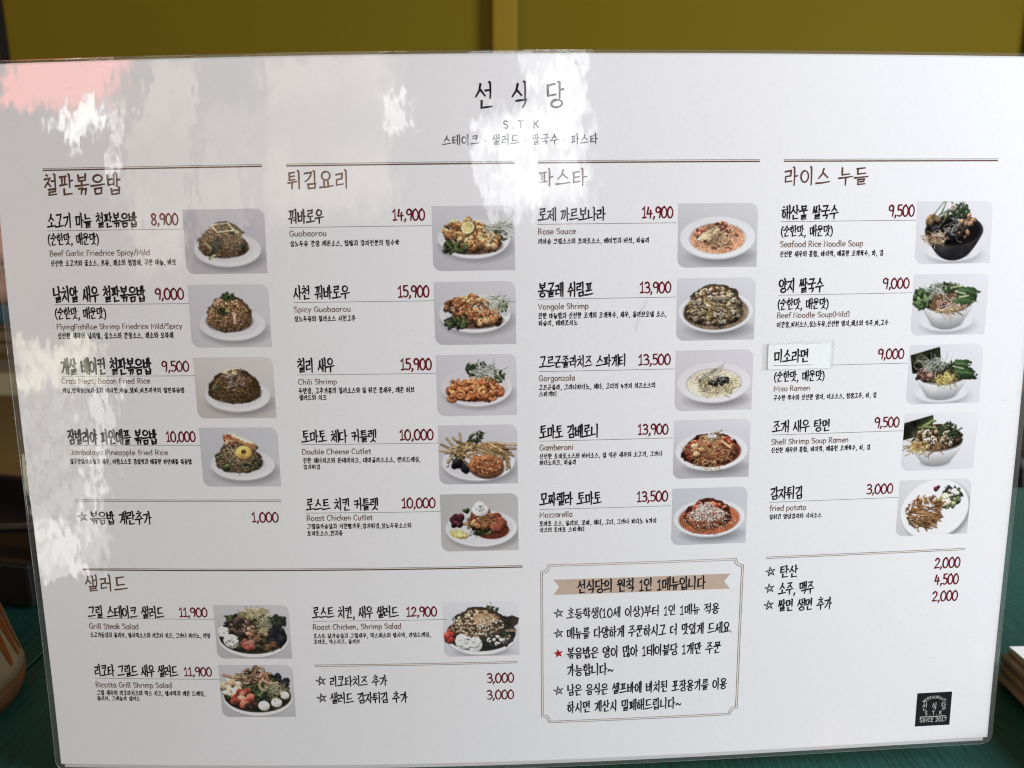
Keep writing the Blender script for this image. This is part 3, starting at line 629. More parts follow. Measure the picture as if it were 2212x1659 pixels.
def d_shrimp(p):
    p.plate(.5, .53, .44, .24, (214, 204, 208), rim=.84); p.ell(.48, .6, .36, .13, (128, 58, 28), soft=4)
    p.leaves(.55, .25, .18, .1, 40, (.02, .05), [(62, 84, 48), (86, 108, 64), (46, 64, 38)]); p.leaves(.76, .36, .07, .1, 14, (.02, .04))
    O = [(214, 118, 54), (190, 92, 40), (228, 144, 78), (164, 74, 32)]
    p.scatter(.48, .57, .34, .17, 70, (.03, .055), O, 1.5, .5, .2)
    for _ in range(26):
        x = .48+p.r.uniform(-.33, .33); y = .56+p.r.uniform(-.15, .17); a = p.r.uniform(0, 360); r = p.r.uniform(.035, .055)
        A = [(x+r*math.cos(R(a+t*24)), y+r*1.1*math.sin(R(a+t*24))) for t in range(9)]
        p.line([(u, v+.015) for u, v in A], 9, (96, 40, 16), alpha=.6); p.line(A, 8, O[p.r.randint(3)]); p.line([(u-.004, v-.008) for u, v in A], 2.4, (240, 172, 112), alpha=.7)
    p.strands(.57, .25, .15, .08, 44, .16, 1.8, [(236, 240, 224), (214, 222, 196)], .9, .35, .4)
def d_cheese(p):
    p.plate(.5, .62, .46, .245, rim=.86); p.leaves(.24, .52, .08, .12, 30, (.02, .04), [(40, 50, 34), (60, 76, 44)])
    p.scatter(.27, .7, .1, .08, 14, (.035, .05), [(24, 24, 28), (34, 34, 40), (18, 18, 22)], 1.2, .8, .04); p.scatter(.1, .66, .02, .03, 10, (.01, .02), WHT)
    p.scatter(.5, .66, .06, .1, 20, (.02, .05), [(38, 36, 30), (56, 52, 40)])
    p.ell(.74, .4, .14, .07, (172, 98, 54), rot=.3, rough=.12, shade=.4)
    F = [(214, 168, 100), (226, 184, 120), (190, 142, 76)]
    p.sticks(.32, .42, .18, .1, 34, .17, 6, F); p.sticks(.62, .38, .16, .1, 22, .26, 6.5, F, .7); p.sticks(.85, .52, .02, .05, 5, .22, 6, F, 1.5)
    p.ell(.6, .72, .225, .15, (70, 32, 14), soft=4, rot=.12, alpha=.8); p.ell(.6, .69, .22, .145, (182, 106, 58), rot=.12, shade=.3, rough=.1)
    p.scatter(.6, .69, .19, .13, 160, (.008, .022), [(204, 130, 78), (160, 84, 42), (190, 112, 62), (140, 70, 34)], 1.3, .5, .25, .4)
    p.leaves(.47, .22, .1, .07, 30, (.012, .03)); p.leaves(.53, .15, .05, .03, 12, (.012, .026))
def d_roast(p):
    p.plate(.52, .6, .46, .245, rim=.84); p.ell(.66, .64, .22, .12, (128, 50, 28), soft=3)
    p.leaves(.52, .64, .13, .08, 40, (.014, .04)); p.leaves(.34, .3, .03, .03, 6, (.02, .03), GRN)
    p.scatter(.2, .44, .09, .11, 22, (.03, .042), [(74, 30, 40), (96, 40, 52), (54, 22, 32)], 1.1, .9, .03)
    p.sticks(.34, .52, .06, .08, 8, .16, 8, [(206, 150, 84), (186, 124, 62)], -.6)
    p.scatter(.54, .44, .17, .14, 40, (.04, .075), [(146, 82, 44), (172, 104, 60), (116, 58, 28), (188, 126, 80)], 1.3, .5, .2)
    p.scatter(.72, .5, .09, .12, 20, (.03, .06), [(164, 80, 54), (142, 62, 40)], 1.2); p.scatter(.54, .48, .17, .12, 90, (.008, .018), FRY)
    p.ell(.52, .33, .1, .07, (110, 70, 50), soft=4, alpha=.6); p.ell(.51, .28, .105, .085, (230, 228, 224), shade=.25, rough=.06); p.ell(.5, .2, .06, .05, (242, 241, 238), shade=.2); p.scatter(.5, .25, .06, .06, 26, (.004, .008), [(60, 60, 54)], 1.5, 0, 0, 0)
    p.ell(.23, .7, .125, .058, (206, 176, 78), rot=.25, shade=.2); p.ell(.23, .685, .11, .04, (226, 206, 128), rot=.25); p.scatter(.38, .66, .03, .06, 12, (.01, .02), WHT)
def soup(p, base, rim=(216, 216, 218), cx=.5, cy=.53, r=.345):
    p.ell(cx+.05, .82, .34, .1, (110, 108, 114), soft=20, alpha=.6); p.ell(cx, .78, .2, .07, (70, 68, 72), soft=8, alpha=.7); p.ell(cx, cy+.09, .36, .2, (150, 149, 152), soft=6)
    p.ell(cx, cy+.025, .46, .25, (190, 190, 193), soft=1.6); p.ell(cx, cy, .47, .25, rim, soft=1.3, shade=-.03); p.ell(cx, cy+.015, r*1.04, r*.55, np.array(rim)*.8, soft=3); p.ell(cx, cy+.02, r, r*.53, base, soft=1.4, shade=-.05)
def d_rose(p):
    soup(p, (222, 146, 104)); p.strands(.5, .55, .24, .13, 90, .13, 1.9, [(226, 176, 128), (196, 140, 92), (238, 200, 156), (160, 104, 66)])
    p.scatter(.5, .5, .24, .12, 22, (.012, .026), [(176, 100, 70), (120, 70, 50), (204, 140, 104)]); p.leaves(.56, .66, .14, .08, 10, (.008, .018), [(64, 66, 56), (52, 58, 48)])
    p.scatter(.3, .46, .08, .06, 14, (.02, .04), [(150, 60, 50), (186, 110, 88)]); p.scatter(.56, .33, .08, .05, 26, (.014, .03), [(168, 92, 66), (206, 150, 106), (130, 66, 46)])
    p.poly([(.24, .57), (.3, .47), (.47, .34), (.52, .4), (.4, .56)], (232, 196, 140), tex=.1); p.line([(.26, .56), (.48, .36)], 3, (246, 220, 176))
    p.strands(.52, .55, .12, .09, 40, .12, 2, [(232, 190, 140), (200, 150, 100)])
def d_vongole(p):
    soup(p, (150, 124, 92), r=.41); p.mound(.49, .58, .36, .44, .14, CLAM, 420, (.016, .032), base=(150, 122, 88), asp=1.35, sh=.7)
    p.strands(.48, .5, .3, .22, 46, .12, 2.6, [(204, 172, 92), (180, 146, 70), (222, 194, 120)], 2.2)
    for _ in range(34):
        x, y = p.inside(.49, .58, .33, .4, .12); r = p.r.uniform(.024, .036); t = p.r.uniform(0, 3.1)
        p.ell(x, y+.014, r*1.05, r*.78, (48, 34, 22), soft=2, rot=t, alpha=.8); p.ell(x, y, r, r*.72, (166, 148, 124), rot=t, shade=.5); p.ell(x, y+.004, r*.7, r*.48, [(140, 118, 92), (172, 156, 134)][p.r.randint(2)], rot=t, shade=-.4)
    p.scatter(.45, .17, .07, .04, 9, (.02, .034), [(150, 84, 50), (196, 178, 152)], 1.4)
def d_gorg(p):
    soup(p, (232, 212, 178), rim=(214, 210, 213)); p.strands(.52, .57, .26, .13, 120, .14, 1.8, [(234, 214, 150), (214, 188, 116), (242, 228, 186), (188, 160, 92)])
    p.scatter(.55, .5, .13, .07, 22, (.02, .034), [(50, 48, 44), (68, 64, 56), (34, 32, 30)], 1.2, .7)
    p.line([(.32, .5), (.44, .38), (.52, .33)], 9, (92, 84, 70)); p.line([(.33, .49), (.44, .37)], 3, (206, 196, 168)); p.strands(.5, .4, .14, .07, 36, .13, 1.7, [(226, 212, 170), (244, 236, 210)])
def d_gamb(p):
    soup(p, (150, 60, 36), r=.38); p.mound(.48, .58, .35, .3, .14, RED, 240, (.02, .05), base=(120, 40, 24), asp=1.4, sh=.5)
    p.strands(.48, .56, .27, .2, 80, .16, 2.6, [(222, 170, 98), (198, 132, 70), (232, 190, 124), (176, 96, 48)], 2.)
    p.scatter(.34, .5, .1, .1, 9, (.03, .05), [(222, 150, 92), (232, 176, 122)], 1.5); p.strands(.5, .3, .1, .05, 30, .12, 2.4, [(226, 184, 116), (238, 206, 146)], 2.4); p.scatter(.5, .28, .06, .04, 50, (.006, .012), WHT); p.line([(.62, .36), (.74, .48)], 7, (212, 172, 120))
def d_mozz(p):
    soup(p, (206, 104, 60), r=.4); p.mound(.48, .52, .3, .28, .15, RED, 150, (.02, .045), base=(150, 60, 36), asp=1.4)
    p.strands(.48, .68, .2, .07, 30, .14, 2.6, [(196, 128, 76), (168, 92, 56)], 2.); p.scatter(.5, .55, .36, .17, 160, (.004, .009), [(238, 214, 190), (224, 190, 160)], 1.3, 0, .1, .2)
    p.scatter(.46, .47, .24, .13, 420, (.006, .013), [(226, 214, 196), (238, 230, 216), (200, 180, 158)], 2., .2, .2, .35); p.scatter(.45, .36, .12, .1, 200, (.006, .013), [(230, 220, 204), (214, 200, 180)], 2., .2, .2, .35)
def d_sea(p):
    p.bowl(.5, .47, .385, .2, .84, .15, (46, 44, 46)); p.ell(.49, .49, .35, .165, (24, 18, 16))
    p.scatter(.44, .42, .28, .16, 26, (.04, .075), [(32, 32, 38), (48, 46, 50), (26, 24, 28), (70, 58, 50)], 1.8, .8); p.scatter(.22, .3, .07, .07, 12, (.03, .05), [(150, 112, 76), (120, 84, 56)])
    p.strands(.26, .58, .13, .07, 70, .1, 2.2, [(240, 202, 158), (226, 178, 128), (246, 220, 186), (212, 146, 92)], 1.4); p.strands(.52, .42, .12, .14, 26, .16, 1.5, [(232, 232, 216), (206, 212, 184)], 1.3)
    p.strands(.28, .3, .12, .12, 10, .3, 2.2, [(120, 150, 76), (160, 180, 110)], .3, .5, -.9); p.leaves(.56, .16, .13, .12, 60, (.014, .034), [(50, 74, 40), (74, 100, 54), (36, 54, 32)])
    p.ell(.47, .1, .05, .042, (206, 192, 176), shade=.4); p.ell(.47, .1, .03, .026, (170, 154, 138)); p.scatter(.66, .3, .1, .08, 14, (.02, .04), [(186, 140, 100), (140, 96, 66)])
    p.scatter(.6, .5, .12, .08, 18, (.02, .04), [(60, 46, 40), (150, 110, 80), (36, 30, 32)])
def d_beefsoup(p):
    p.bowl(.47, .42, .37, .18, .82, .14, (198, 198, 197)); p.ell(.47, .45, .33, .13, (120, 84, 54))
    p.scatter(.42, .5, .12, .08, 24, (.02, .04), [(112, 80, 62), (90, 62, 48), (140, 108, 88)]); p.strands(.58, .5, .14, .08, 50, .14, 2.2, [(226, 204, 184), (206, 176, 156)], 1.5); p.strands(.42, .6, .14, .03, 24, .16, 2.4, [(232, 190, 130), (212, 160, 100)], .5, .5, 0)
    p.leaves(.12, .38, .12, .16, 80, (.018, .045), [(62, 92, 46), (84, 116, 58), (44, 66, 36), (104, 136, 76)]); p.leaves(.42, .22, .2, .06, 40, (.02, .045), [(70, 94, 52), (48, 68, 40), (110, 132, 84)])
    for k in range(5): p.ell(.78-.02*k, .27+.045*k, .17, .05, [(52, 84, 42), (70, 104, 54), (44, 70, 38)][k % 3], rot=.25-.05*k, shade=.3, rough=.3)
    for q in ([(.5, .22), (.66, .2)], [(.56, .28), (.7, .33)], [(.62, .38), (.74, .36)]): p.line(q, 5, (196, 202, 150), alpha=.8)
    p.strands(.3, .26, .1, .08, 40, .14, 1.6, [(236, 238, 226), (212, 218, 196)], 1.4)
def ramen_bowl(p, sauc): p.bowl(.47, .5, .37, .15, .86, .14, (204, 204, 205), sauc)
def d_miso(p):
    p.sheet([(.02, .17), (.4, .04), (.44, .42), (.1, .5)]); ramen_bowl(p, True); p.ell(.47, .5, .34, .12, (80, 66, 46)); p.sheet([(.02, .17), (.4, .04), (.44, .42), (.06, .47)])
    p.leaves(.52, .36, .2, .08, 44, (.016, .034), [(60, 88, 48), (44, 64, 36)]); p.scatter(.24, .5, .12, .09, 44, (.02, .042), [(112, 72, 60), (134, 94, 80), (88, 54, 46), (160, 120, 104)], 1.7)
    for k in range(6): p.ell(.74+.01*k, .3+.05*k, .15, .035, [(58, 90, 46), (78, 112, 58), (42, 66, 36)][k % 3], rot=.15, shade=.3, rough=.35)
    p.line([(.6, .37), (.74, .41)], 4, (190, 200, 150), alpha=.8); p.strands(.34, .35, .18, .08, 44, .18, 1.6, [(228, 230, 212), (200, 206, 180)], 1.2); p.strands(.52, .6, .12, .055, 90, .12, 2, [(236, 206, 104), (222, 184, 76), (244, 222, 140)], 1.6)
def d_shell(p):
    ramen_bowl(p, False); p.ell(.47, .5, .34, .12, (80, 66, 46)); p.sheet([(-.1, .2), (.38, .04), (.38, .34), (-.04, .46)])
    p.mound(.46, .52, .33, .3, .1, CLAM, 90, (.022, .042), base=(80, 60, 40), asp=1.4, sh=.7); p.leaves(.6, .3, .18, .12, 40, (.016, .036), [(60, 84, 46), (44, 62, 36), (84, 108, 60)]); p.sticks(.24, .24, .08, .03, 5, .2, 6, [(140, 160, 84)], -.2)
    for _ in range(12):
        x, y = p.inside(.46, .52, .3, .24, .08); r = .036; t = p.r.uniform(0, 3); p.ell(x, y, r, r*.7, (206, 192, 170), rot=t, shade=.5); p.ell(x, y, r*.66, r*.44, (130, 100, 74), rot=t)
    p.strands(.2, .58, .12, .06, 70, .12, 2, [(236, 206, 124), (222, 184, 100), (206, 150, 70)], 1.6); p.sticks(.66, .4, .08, .08, 8, .09, 3.5, [(70, 96, 52), (50, 72, 42)], -.7); p.strands(.42, .62, .14, .04, 24, .16, 2, [(206, 150, 90), (170, 116, 66)])
def d_potato(p):
    p.ell(.55, .58, .47, .42, (116, 114, 118), soft=16, alpha=.6, rot=-.25); p.ell(.52, .55, .47, .405, (196, 197, 200), rot=-.25, soft=1.5); p.ell(.515, .53, .465, .4, (234, 237, 238), rot=-.25, soft=1.3); p.ell(.52, .53, .38, .32, (226, 229, 230), rot=-.25, soft=4)
    F = [(196, 128, 62), (214, 152, 84), (168, 98, 42), (182, 112, 52)]
    p.leaves(.72, .33, .16, .17, 90, (.02, .045), [(72, 96, 56), (104, 128, 74), (56, 62, 50), (150, 162, 104)]); p.scatter(.7, .22, .12, .1, 30, (.02, .04), [(66, 58, 62), (226, 214, 178), (238, 232, 206)]); p.scatter(.66, .38, .06, .12, 26, (.02, .04), [(232, 222, 180), (222, 208, 150)]); p.scatter(.52, .16, .03, .03, 6, (.02, .03), [(120, 40, 56)])
    p.sticks(.3, .56, .2, .24, 110, .17, 4.8, F, .6); p.sticks(.34, .6, .2, .25, 70, .15, 4.8, F, -.6); p.strands(.34, .54, .18, .18, 40, .09, 5, [(238, 228, 226), (226, 212, 210)], .6, .3); p.sticks(.3, .62, .16, .2, 34, .16, 4.6, F, .3)
def salad_bowl(p):
    p.ell(.5, .92, .22, .05, (80, 78, 82), soft=8, alpha=.7); p.ell(.5, .66, .46, .265, (176, 177, 179), soft=1.5); p.ell(.5, .63, .465, .262, (226, 227, 228), soft=1.3); p.ell(.5, .6, .45, .24, (60, 54, 40), soft=2)
    p.mound(.5, .6, .43, .4, .19, [(58, 72, 40), (84, 100, 54), (40, 48, 30), (108, 112, 66)], 170, (.025, .05), base=(46, 46, 34))
def d_steak(p):
    salad_bowl(p); p.leaves(.2, .24, .05, .04, 12, (.02, .04)); p.leaves(.82, .3, .12, .1, 40, (.02, .045), [(56, 70, 44), (40, 50, 34)])
    p.scatter(.82, .58, .11, .16, 34, (.035, .05), [(30, 30, 38), (42, 42, 52), (24, 24, 30)], 1.1, .8, .03); p.scatter(.36, .38, .17, .16, 46, (.035, .07), [(72, 54, 48), (96, 72, 62), (54, 40, 36), (116, 88, 76)], 2., .5)
    p.scatter(.56, .54, .14, .14, 40, (.02, .045), [(150, 100, 70), (112, 76, 54), (190, 140, 104)]); p.scatter(.11, .5, .06, .1, 50, (.014, .03), [(234, 230, 214), (222, 214, 190)], 1.2, .3); p.ell(.2, .67, .1, .1, (224, 220, 206), shade=.2, rough=.08); p.scatter(.2, .66, .085, .1, 44, (.012, .026), [(240, 238, 228), (216, 210, 194)], 1.2, .3)
    p.scatter(.42, .74, .12, .07, 8, (.04, .06), [(206, 108, 88), (188, 84, 64), (222, 140, 118)], 1.3); p.strands(.52, .16, .2, .09, 150, .07, 2.2, [(232, 214, 150), (240, 228, 180), (214, 186, 110)]); p.strands(.66, .38, .08, .16, 70, .07, 2., [(222, 216, 170), (200, 196, 140)])
    p.strands(.7, .74, .08, .06, 20, .09, 2.4, [(222, 150, 90), (206, 126, 70)])
def d_ricotta(p):
    salad_bowl(p); p.scatter(.82, .3, .1, .12, 18, (.025, .036), [(30, 30, 38), (44, 44, 52)], 1.1, .8, .03); p.leaves(.62, .5, .14, .12, 40, (.018, .04))
    p.scatter(.16, .42, .12, .16, 16, (.05, .085), [(222, 180, 140), (206, 158, 116), (236, 204, 172)], 1.7); p.strands(.48, .22, .2, .09, 26, .2, 8, [(222, 160, 112), (206, 138, 90), (234, 184, 142)], 1.6, .7); p.strands(.3, .2, .08, .05, 20, .06, 2.2, [(226, 206, 150)])
    p.scatter(.3, .64, .14, .13, 18, (.045, .07), [(196, 74, 52), (214, 100, 74), (166, 54, 38), (224, 130, 100)], 1.3, .5); p.scatter(.4, .78, .1, .04, 20, (.02, .034), [(46, 40, 34), (90, 60, 40)])
    p.strands(.76, .46, .14, .1, 90, .08, 2., [(232, 222, 176), (214, 198, 140)])
    for x, y, r in ((.87, .58, .06), (.75, .72, .075), (.58, .78, .075)): p.ell(x, y+.02, r, r, (120, 110, 84), soft=3, alpha=.7); p.ell(x, y, r, r*.92, (230, 226, 214), shade=.22, rough=.05)
    p.scatter(.74, .62, .1, .08, 60, (.004, .009), [(206, 160, 90), (90, 110, 60)], 1.4, 0, 0, .2)
def d_nut(p):
    p.ell(.52, .92, .3, .06, (120, 118, 122), soft=12, alpha=.6); salad_bowl(p); p.leaves(.62, .16, .1, .08, 30, (.02, .045)); p.mound(.45, .5, .36, .36, .14, [(196, 152, 106), (214, 176, 134), (160, 112, 70), (128, 84, 52), (226, 196, 156)], 330, (.012, .028), base=(130, 90, 60))
    for k in range(5): p.line(arc(.56+.05*p.r.uniform(-1, 1), .34+.06*p.r.uniform(-1, 1), .08+.02*k % .05, .07, 0, 330), 7, [(206, 154, 102), (222, 176, 126)][k % 2])
    p.scatter(.08, .62, .06, .1, 12, (.03, .05), [(196, 50, 40), (170, 38, 32), (220, 90, 74)], 1.4); p.ell(.24, .72, .09, .12, (222, 220, 214), shade=.2, rough=.08); p.ell(.41, .78, .09, .11, (230, 228, 222), shade=.2, rough=.08); p.scatter(.33, .74, .14, .1, 60, (.012, .024), [(242, 241, 236), (218, 214, 204)], 1.2, .3)
    p.poly([(.78, .4), (.9, .26), (1., .32), (.98, .42), (.9, .5)], (74, 48, 38), tex=.2); p.poly([(.78, .42), (.9, .5), (.97, .48), (.97, .56), (.82, .56)], (196, 160, 124), tex=.15); p.scatter(.74, .7, .16, .1, 40, (.02, .04), [(52, 48, 52), (70, 62, 58), (150, 120, 84), (226, 214, 190)]); p.scatter(.5, .45, .3, .16, 60, (.01, .018), [(238, 222, 190)], 2., .2)
COLX = ((74.7, 107.1), (172.7, 205.05), (269.9, 302.2), (368.9, 401.45))
ROWV = (63.0, 92.3, 121.4, 150.35, 179.7)
G0 = dict(); GP = dict(top=(200, 197, 203), bot=(194, 190, 195)); GL = dict(top=(208, 208, 214), bot=(203, 202, 207)); GB = dict(top=(190, 193, 200), bot=(186, 188, 194))
DISHES = [
 (0, 0, d_beef, dict(top=(188, 184, 196), bot=(186, 180, 186)), 'printed photo of brown fried rice dome with pale square on top'), (0, 1, d_roe, GP, 'printed photo of fried rice dome topped with green herb'), (0, 2, d_crab, dict(top=(206, 200, 196), bot=(190, 184, 178)), 'printed photo of dark fried rice dome with crab strips'), (0, 3, d_jamba, GB, 'printed photo of fried rice with a pineapple ring'),
 (1, 0, d_guo, G0, 'printed photo of fried chicken pieces with a lemon slice'), (1, 1, d_spicy, G0, 'printed photo of fried chicken pieces without lemon'), (1, 2, d_shrimp, GP, 'printed photo of orange chili shrimp'), (1, 3, d_cheese, G0, 'printed photo of cutlet with fries and black olives'), (1, 4, d_roast, dict(top=(184, 182, 178), bot=(186, 184, 180)), 'printed photo of cutlet with white cream and grapes'),
 (2, 0, d_rose, G0, 'printed photo of pink rose pasta in a white bowl'), (2, 1, d_vongole, dict(top=(202, 202, 210), bot=(184, 183, 188)), 'printed photo of a heap of clams'), (2, 2, d_gorg, GP, 'printed photo of cream pasta with dark topping'), (2, 3, d_gamb, dict(top=(206, 203, 212), bot=(180, 176, 180)), 'printed photo of red tomato spaghetti'), (2, 4, d_mozz, GB, 'printed photo of tomato pasta under white cheese'),
 (3, 0, d_sea, GL, 'printed photo of seafood noodles in a black bowl'), (3, 1, d_beefsoup, GL, 'printed photo of noodle soup under green leaves'), (3, 2, d_miso, GL, 'printed photo of ramen with seaweed and yellow noodles'), (3, 3, d_shell, dict(top=(214, 214, 219), bot=(204, 204, 209)), 'printed photo of ramen with seaweed and shells'), (3, 4, d_potato, dict(top=(204, 205, 207), bot=(192, 191, 194)), 'printed photo of fries with salad on a white plate'),
 ((74.3, 106.7), (220.7, 245.5), d_steak, G0, 'printed photo of steak salad with shredded cheese'), ((74.3, 106.7), (248.4, 273.1), d_ricotta, G0, 'printed photo of salad with tomatoes and white cheese balls'), ((172.4, 204.9), (220.3, 245.6), d_nut, dict(top=(214, 214, 222), bot=(194, 193, 198)), 'printed photo of salad with nuts and onion rings'),
]
# ----------------------------------------------------------------- setting: wall, bench, table
olive = simple('olive_paint', (.175, .118, .007), .7, .12, 5, col2=(.138, .104, .009))
olive_hi = simple('olive_batten_paint', (.22, .145, .016), .6, .06, 20)
brown_paint = simple('brown_panel_paint', (.16, .09, .02), .5, .15, 12)
black_gap = simple('black_gap', (.004, .004, .004), .8)
WY = 1.42
for m_ in (olive, olive_hi): m_.node_tree.nodes['Principled BSDF'].inputs['Specular IOR Level'].default_value = .04
def slab(name, x0, x1, y0, y1, z0, z1, m, parent=None, bev=.004): return obj(name, bx(bmesh.new(), x0, x1, y0, y1, z0, z1, bev), m, parent)
wall = slab('wall', -.868, .882, WY, WY+.03, -.5, 1.6, olive); wall['kind'] = 'structure'; wall['label'] = 'olive yellow panelled wall behind the menu'
slab('wall_batten', -.034, .009, WY-.028, WY-.001, -.5, 1.6, olive_hi, wall, .006)
slab('wall_batten', .884, 1.40, WY-.03, WY+.03, -.5, 1.6, brown_paint, wall, .006)
slab('wall_groove', -.892, -.870, WY+.012, WY+.028, -.5, 1.6, black_gap, wall, .001)
slab('wall_side_panel', -1.9, -.894, WY-.01, WY+.03, -.5, 1.6, brown_paint, wall, .004)
floor_m = simple('floor_tile', (.075, .085, .075), .5, .2, 6)
fl = slab('floor', -3, 3, -3, WY+.03, -.80, -.75, floor_m, None, .001); fl['kind'] = 'structure'
# table of green painted boards
tm, tt, tb = mat('green_painted_wood')
tb.inputs['Roughness'].default_value = .38
tc = tt.nodes.new('ShaderNodeTexCoord'); mp = tt.nodes.new('ShaderNodeMapping'); mp.inputs['Scale'].default_value = (520, 46, 200); mp.inputs['Rotation'].default_value = (0, 0, R(7))
n1 = tt.nodes.new('ShaderNodeTexNoise'); n1.inputs['Scale'].default_value = 1; n1.inputs['Detail'].default_value = 5; n1.inputs['Distortion'].default_value = .6
n2 = tt.nodes.new('ShaderNodeTexNoise'); n2.inputs['Scale'].default_value = 9; n2.inputs['Detail'].default_value = 4
tt.links.new(tc.outputs['Object'], mp.inputs[0]); tt.links.new(mp.outputs[0], n1.inputs[0]); tt.links.new(tc.outputs['Object'], n2.inputs[0])
rp = tt.nodes.new('ShaderNodeValToRGB'); rp.color_ramp.elements[0].position = .36; rp.color_ramp.elements[0].color = (.007, .052, .042, 1); rp.color_ramp.elements[1].position = .62; rp.color_ramp.elements[1].color = (.011, .084, .068, 1)
e = rp.color_ramp.elements.new(.76); e.color = (.022, .105, .086, 1)
mx = tt.nodes.new('ShaderNodeMath'); mx.operation = 'MULTIPLY_ADD'; mx.inputs[1].default_value = .6; tt.links.new(n1.outputs[0], mx.inputs[0])
m2 = tt.nodes.new('ShaderNodeMath'); m2.operation = 'MULTIPLY'; m2.inputs[1].default_value = .4; tt.links.new(n2.outputs[0], m2.inputs[0]); tt.links.new(m2.outputs[0], mx.inputs[2])
tt.links.new(mx.outputs[0], rp.inputs[0]); tt.links.new(rp.outputs[0], tb.inputs['Base Color'])
bp = tt.nodes.new('ShaderNodeBump'); bp.inputs['Distance'].default_value = .0006; bp.inputs['Strength'].default_value = .8
tt.links.new(n1.outputs[0], bp.inputs['Height']); tt.links.new(bp.outputs[0], tb.inputs['Normal'])
table = thing('table', 'dark green painted wooden table that the menu stands on', 'table', (0, .34, 0))
TZ = -.0005
edges = [-.62, -.45, -.2675, -.03, .72]
for a, b in zip(edges, edges[1:]): slab('plank', a+.0007, b-.0007, .08, .66, TZ-.028, TZ, tm, table, .0012)
slab('apron', -.56, .66, .62, .64, -.11, TZ-.029, tm, table)
for x in (-.54, .60):
    for y in (.1, .58): slab('leg', x, x+.05, y, y+.05, -.749, -.111 if y > .3 else TZ-.029, tm, table)
# bench across the table
wood = simple('slat_wood', (.09, .052, .02), .5, .35, 14, stretch=(1, 8, 8)); cush = simple('teal_cushion', (.010, .045, .06), .8, .2, 60); beige = simple('pale_seat_edge', (.2, .165, .085), .6, .1, 20)
dark = simple('dark_leatherette', (.016, .011, .009), .5, .3, 30)
bench = thing('bench', 'wooden slatted bench with teal cushion, blurred at the left edge behind the menu', 'bench', (-.9, 1.05, -.75))
slab('back_cushion', -1.3, -.5, 1.10, 1.15, .08, .134, cush, bench, .015)
for z in (.0365, .056): slab('slat', -1.3, -.5, 1.11, 1.13, z, z+.0165, wood, bench, .003)
slab('seat', -1.3, -.5, 1.0, 1.1, .0, .033, beige, bench, .006)
for x in (-1.28, -.56):
    slab('leg', x, x+.05, 1.02, 1.07, -.749, -.001, wood, bench); slab('back_post', x, x+.05, 1.151, 1.18, -.749, .13, wood, bench)
stool = thing('stool', 'dark padded stool beyond the table, glimpsed past the right edge', 'stool', (.85, .95, -.75))
slab('seat', .55, 1.15, .8, 1.15, -.16, -.02, dark, stool, .03)
for x in (.6, 1.05):
    for y in (.85, 1.07): slab('leg', x, x+.035, y, y+.035, -.749, -.161, dark, stool)
# ----------------------------------------------------------------- the laminated menu
menu = thing('laminated_menu', 'large white laminated restaurant menu with dish photos standing upright on the table', 'menu', BASE)
def off(p): return p
pm, pt, pb = mat('white_paper')
pb.inputs['Roughness'].default_value = .7; pb.inputs['Specular IOR Level'].default_value = .0
tc = pt.nodes.new('ShaderNodeTexCoord'); n1 = pt.nodes.new('ShaderNodeTexNoise'); n1.inputs['Scale'].default_value = 700; n1.inputs['Detail'].default_value = 3
pt.links.new(tc.outputs['Object'], n1.inputs[0])
rp = pt.nodes.new('ShaderNodeMix'); rp.data_type = 'RGBA'; rp.inputs[6].default_value = (.80, .805, .815, 1); rp.inputs[7].default_value = (.86, .86, .865, 1)
pt.links.new(n1.outputs[0], rp.inputs[0]); pt.links.new(rp.outputs[2], pb.inputs['Base Color'])
def grid(name, u0, u1, v0, v1, w0, w1, m, parent, nu=84, nv=60, rad=0., flat=True):
    """closed thin sheet following the menu's curve, corners rounded by rad"""
    us = np.linspace(u0, u1, nu+1); vs = np.linspace(v0, v1, nv+1)
    if rad:
        vs = np.unique(np.concatenate([vs, v0+rad*(1-np.cos(np.linspace(0, 1.5708, 8))), v1-rad*(1-np.cos(np.linspace(0, 1.5708, 8)))]))
        us = np.unique(np.concatenate([us, [u0+.6, u0+1.2, u0+2, u0+3, u1-.6, u1-1.2, u1-2, u1-3]])); vs = np.unique(np.concatenate([vs, [v0+.6, v0+2, v0+3, v1-.6, v1-2, v1-3]]))
    U, V = np.meshgrid(us, vs)
    if rad:
        dv = np.minimum(V-v0, v1-V); ins = np.where(dv < rad, rad-np.sqrt(np.maximum(0, rad**2-(rad-dv)**2)), 0)
        t = (U-u0)/(u1-u0); U = U+ins*(1-2*t)*(np.abs(1-2*t)**20)
    return us, vs, U, V
def sheet_mesh(name, U, V, W0, W1, m, parent, smooth=True):
    nv, nu = U.shape
    A = MW(U, V, W0).reshape(-1, 3); B = MW(U, V, W1).reshape(-1, 3)
    i = np.arange(nu*nv).reshape(nv, nu); N = nu*nv
    q = np.stack([i[:-1, :-1], i[1:, :-1], i[1:, 1:], i[:-1, 1:]], -1).reshape(-1, 4)
    F = [q, q[:, ::-1]+N]; VV = [A, B]; base = 2*N
    for r in (i[0], i[:, -1], i[-1][::-1], i[:, 0][::-1]):
        L = len(r); VV += [A[r], B[r]]; j = np.arange(L-1)+base
        F.append(np.stack([j, j+1, j+1+L, j+L], -1)); base += 2*L
    me = bpy.data.meshes.new(name); me.from_pydata(np.concatenate(VV).tolist(), [], np.concatenate(F).tolist()); me.update()
    o = link(name, me, m, parent)
    k = len(q)
    me.polygons.foreach_set('use_smooth', [j < 2*k for j in range(len(me.polygons))])
    return o
us, vs, U, V = grid('', -.4, 420.2, -1.7, 296.6, 0, 0, None, None)
paper = sheet_mesh('front_sheet', U, V, 0., .09, pm, menu)
